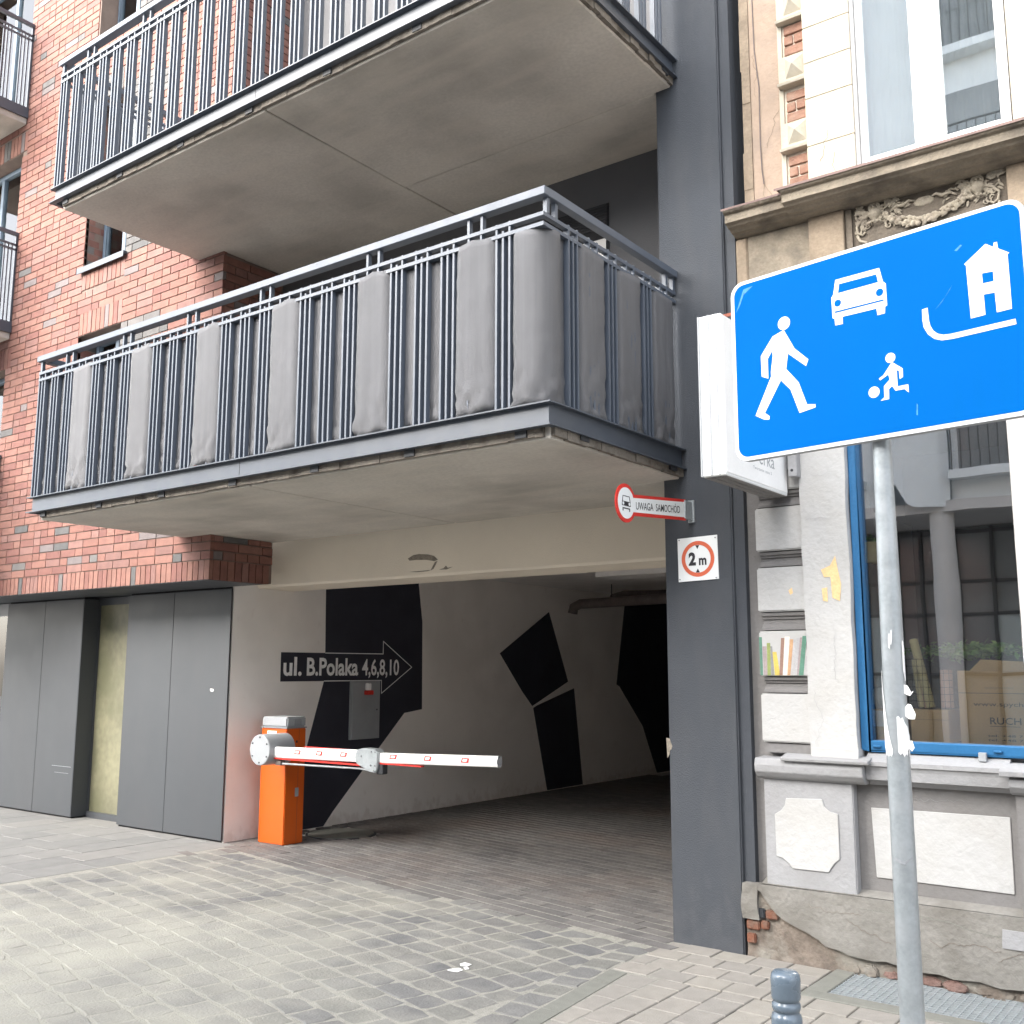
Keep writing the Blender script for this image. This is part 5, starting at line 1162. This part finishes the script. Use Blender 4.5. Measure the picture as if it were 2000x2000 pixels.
yb = thing('yellow_board_roll', (-1.62, 5.98, 1.30), 'pale yellow roll leaning in the wire basket', 'roll')
MB().tube([(-1.592, 5.95, 1.30), (-1.682, 6.0, 1.672)], .024, 14).build('roll', 'yellow', yb)
for k, (xa, xb, zt_, lab) in enumerate(((-1.655, -1.69, 1.56, 'thin salmon roll at the left side of the wire basket'), (-1.625, -1.665, 1.50, 'short salmon roll behind the yellow roll in the basket'), (-1.52, -1.525, 1.50, 'thick salmon roll at the right side of the wire basket'))):
    t = thing('wallpaper_roll', (xa, 5.99, 1.30), lab, 'roll', 'rolls in the wire basket')
    MB().tube([(xa, 6.0, 1.30), (xb, 6.03, zt_)], .018 if k < 2 else .034, 12).build('roll', 'yellow' if k == 0 else 'skin', t)
bg_ = thing('plastic_bag', (-1.89, 5.9, 1.29), 'crumpled white plastic bag on the box with the paper label', 'bag')
m = MB(); m.ball((-1.875, 5.95, 1.345), (.045, .05, .055), 0, 14, 9)
m.v = [(x+mathutils.noise.noise(Vector((x*40, y*40, z*40)))*.02, y, z+mathutils.noise.noise(Vector((x*40, y*40, z*40+9)))*.02) for x, y, z in m.v]; m.build('bag', 'bag', bg_)
def foliage(parent, c, ext, n, s=.02):
    m = MB()
    for i in range(n):
        x, y, z = c[0]+rnd.gauss(0, .45)*ext[0], c[1]+rnd.gauss(0, .4)*ext[1], c[2]+rnd.gauss(0, .4)*ext[2]
        a = Vector((jit(1), jit(1), jit(.6))).normalized(); b = a.cross(Vector((jit(1), jit(1), 1))).normalized(); k = s*rnd.uniform(.6, 1.3)
        p = Vector((x, y, z)); m.add([p-a*k, p-b*k*.45, p+a*k, p+b*k*.45], [(0, 1, 2, 3)])
    return tag(m.build('foliage', 'leaf', parent), kind='stuff')
pt = thing('potted_plant', (-1.36, 6.35, 1.1), 'bushy green plant behind the large cardboard box', 'plant')
foliage(pt, (-1.40, 6.08, 1.61), (.27, .06, .05), 800, .024)
MB().lathe([(.06, 0), (.085, .38), (.09, .40), (.08, .40), (.001, .38)], (-1.40, 6.40, 1.10), 20).build('pot', 'exposed', pt)
hp = thing('hanging_pot', (-1.93, 5.95, 2.1), 'pale yellow hanging flower pot with leaves at the left of the shop window', 'flower pot')
MB().lathe([(.05, 0), (.055, .002), (.065, .115), (.067, .12), (.06, .12), (.001, .11)], (-1.895, 5.97, 2.11), 20).build('pot', 'yellow', hp)
foliage(hp, (-1.89, 5.96, 2.245), (.07, .06, .03), 90, .018)
MB().tube([(-1.95, 5.97, 2.23), (-1.895, 5.97, 2.6), (-1.84, 5.97, 2.23)], .002, 5).tube([(-1.895, 5.97, 2.6), (-1.895, 5.97, 3.3)], .002, 5).build('cord', 'lgrey', hp)

DISPLAY = False
# ================================================================== HOUSE ACROSS THE STREET (seen in the panes)
op = thing('opposite_house', (0, -8, 0), 'blue grey modern house across the street with bowed bays and round columns', 'building')
YO = -7.2
MB().box(-26, 18, -16, YO-.35, 4.25, 7.2).box(-8.4, -2.64, -15.5, YO-.36, 7.2, 14.5).box(-26, 18, -16, -9.4, -.05, 4.25).build('body', 'oppwall', op)  # heights made up: low to admit light to the passage, tall where mirrored
MB().box(-26, 18, -9.2, YO+.2, 4.12, 4.30).build('soffit', 'oppcol', op)
pg = MB(); 
x0 = -5.52-2.9*6
for k in range(15):
    bx0 = x0+k*2.9; TOP = 14.5 if k in (5, 6) else 7.2                      # bay from bx0 to bx0+1.22
    m = MB(); n = 14; vs = []
    for i in range(n+1):
        t = i/n; x = bx0+1.22*t; y = YO+.15+.38*math.sin(math.pi*t)
        zb = 4.2+.42*math.exp(-((t-.32)/.14)**2)
        vs += [(x, y, zb), (x, y, TOP)]
    m.add(vs, [(2*i, 2*i+1, 2*i+3, 2*i+2) for i in range(n)], 0, True); m.build('bay', 'oppwall', op)
    m = MB(); m.tube([(bx0+1.04, YO, -.05), (bx0+1.04, YO, 4.2)], .195, 20); m.build('column', 'oppcol', op)
    m = MB(); m.box(bx0+1.22, bx0+2.9, YO-.4, YO+.02, 4.3, TOP); m.build('wall_field', 'oppwall', op)
    for z in ((4.85, 7.35, 9.85, 12.35) if TOP > 9 else (4.85,)):
        m = MB(); m.box(bx0+1.35, bx0+2.55, YO+.021, YO+.03, z, z+1.7); wv = m.build('window', 'glassopp', op)
        m = MB(); m.box(bx0+1.25, bx0+2.7, YO+.021, YO+.35, z-.2, z-.05); m.build('balcony_slab', 'oppwall', op)
        m = MB()
        for i in range(9): m.box(bx0+1.30+i*.15, bx0+1.315+i*.15, YO+.3, YO+.32, z-.05, z+.95)
        m.box(bx0+1.28, bx0+2.6, YO+.3, YO+.32, z+.95, z+.98); m.build('railing', 'oppdark', op)
    m = MB(); m.box(bx0, bx0+2.9, -9.25, -9.2, 0, 4.1); m.build('shopfront', 'glassopp', op)
    m = MB()
    for i in range(5): m.box(bx0+.1+i*.62, bx0+.16+i*.62, -9.2, -9.14, 0, 4.1)
    for z in (0, 1.4, 2.5, 3.1, 4.0): m.box(bx0, bx0+2.9, -9.2, -9.15, z, z+.06)
    m.build('shopfront_frame', 'oppdark', op)
    m = MB(); m.box(bx0+1.40, bx0+1.95, -9.199, -9.19, .1, 2.5).box(bx0+2.02, bx0+2.58, -9.199, -9.19, .1, 2.5); m.build('blind', 'opppale', op)

# far side walls that close the street
tag(MB().box(3.5, 30, 5.45, 14, -.05, 12).build('neighbour_house', 'greyplaster'), 'plain grey stucco house to the right of the old tenement', 'building')
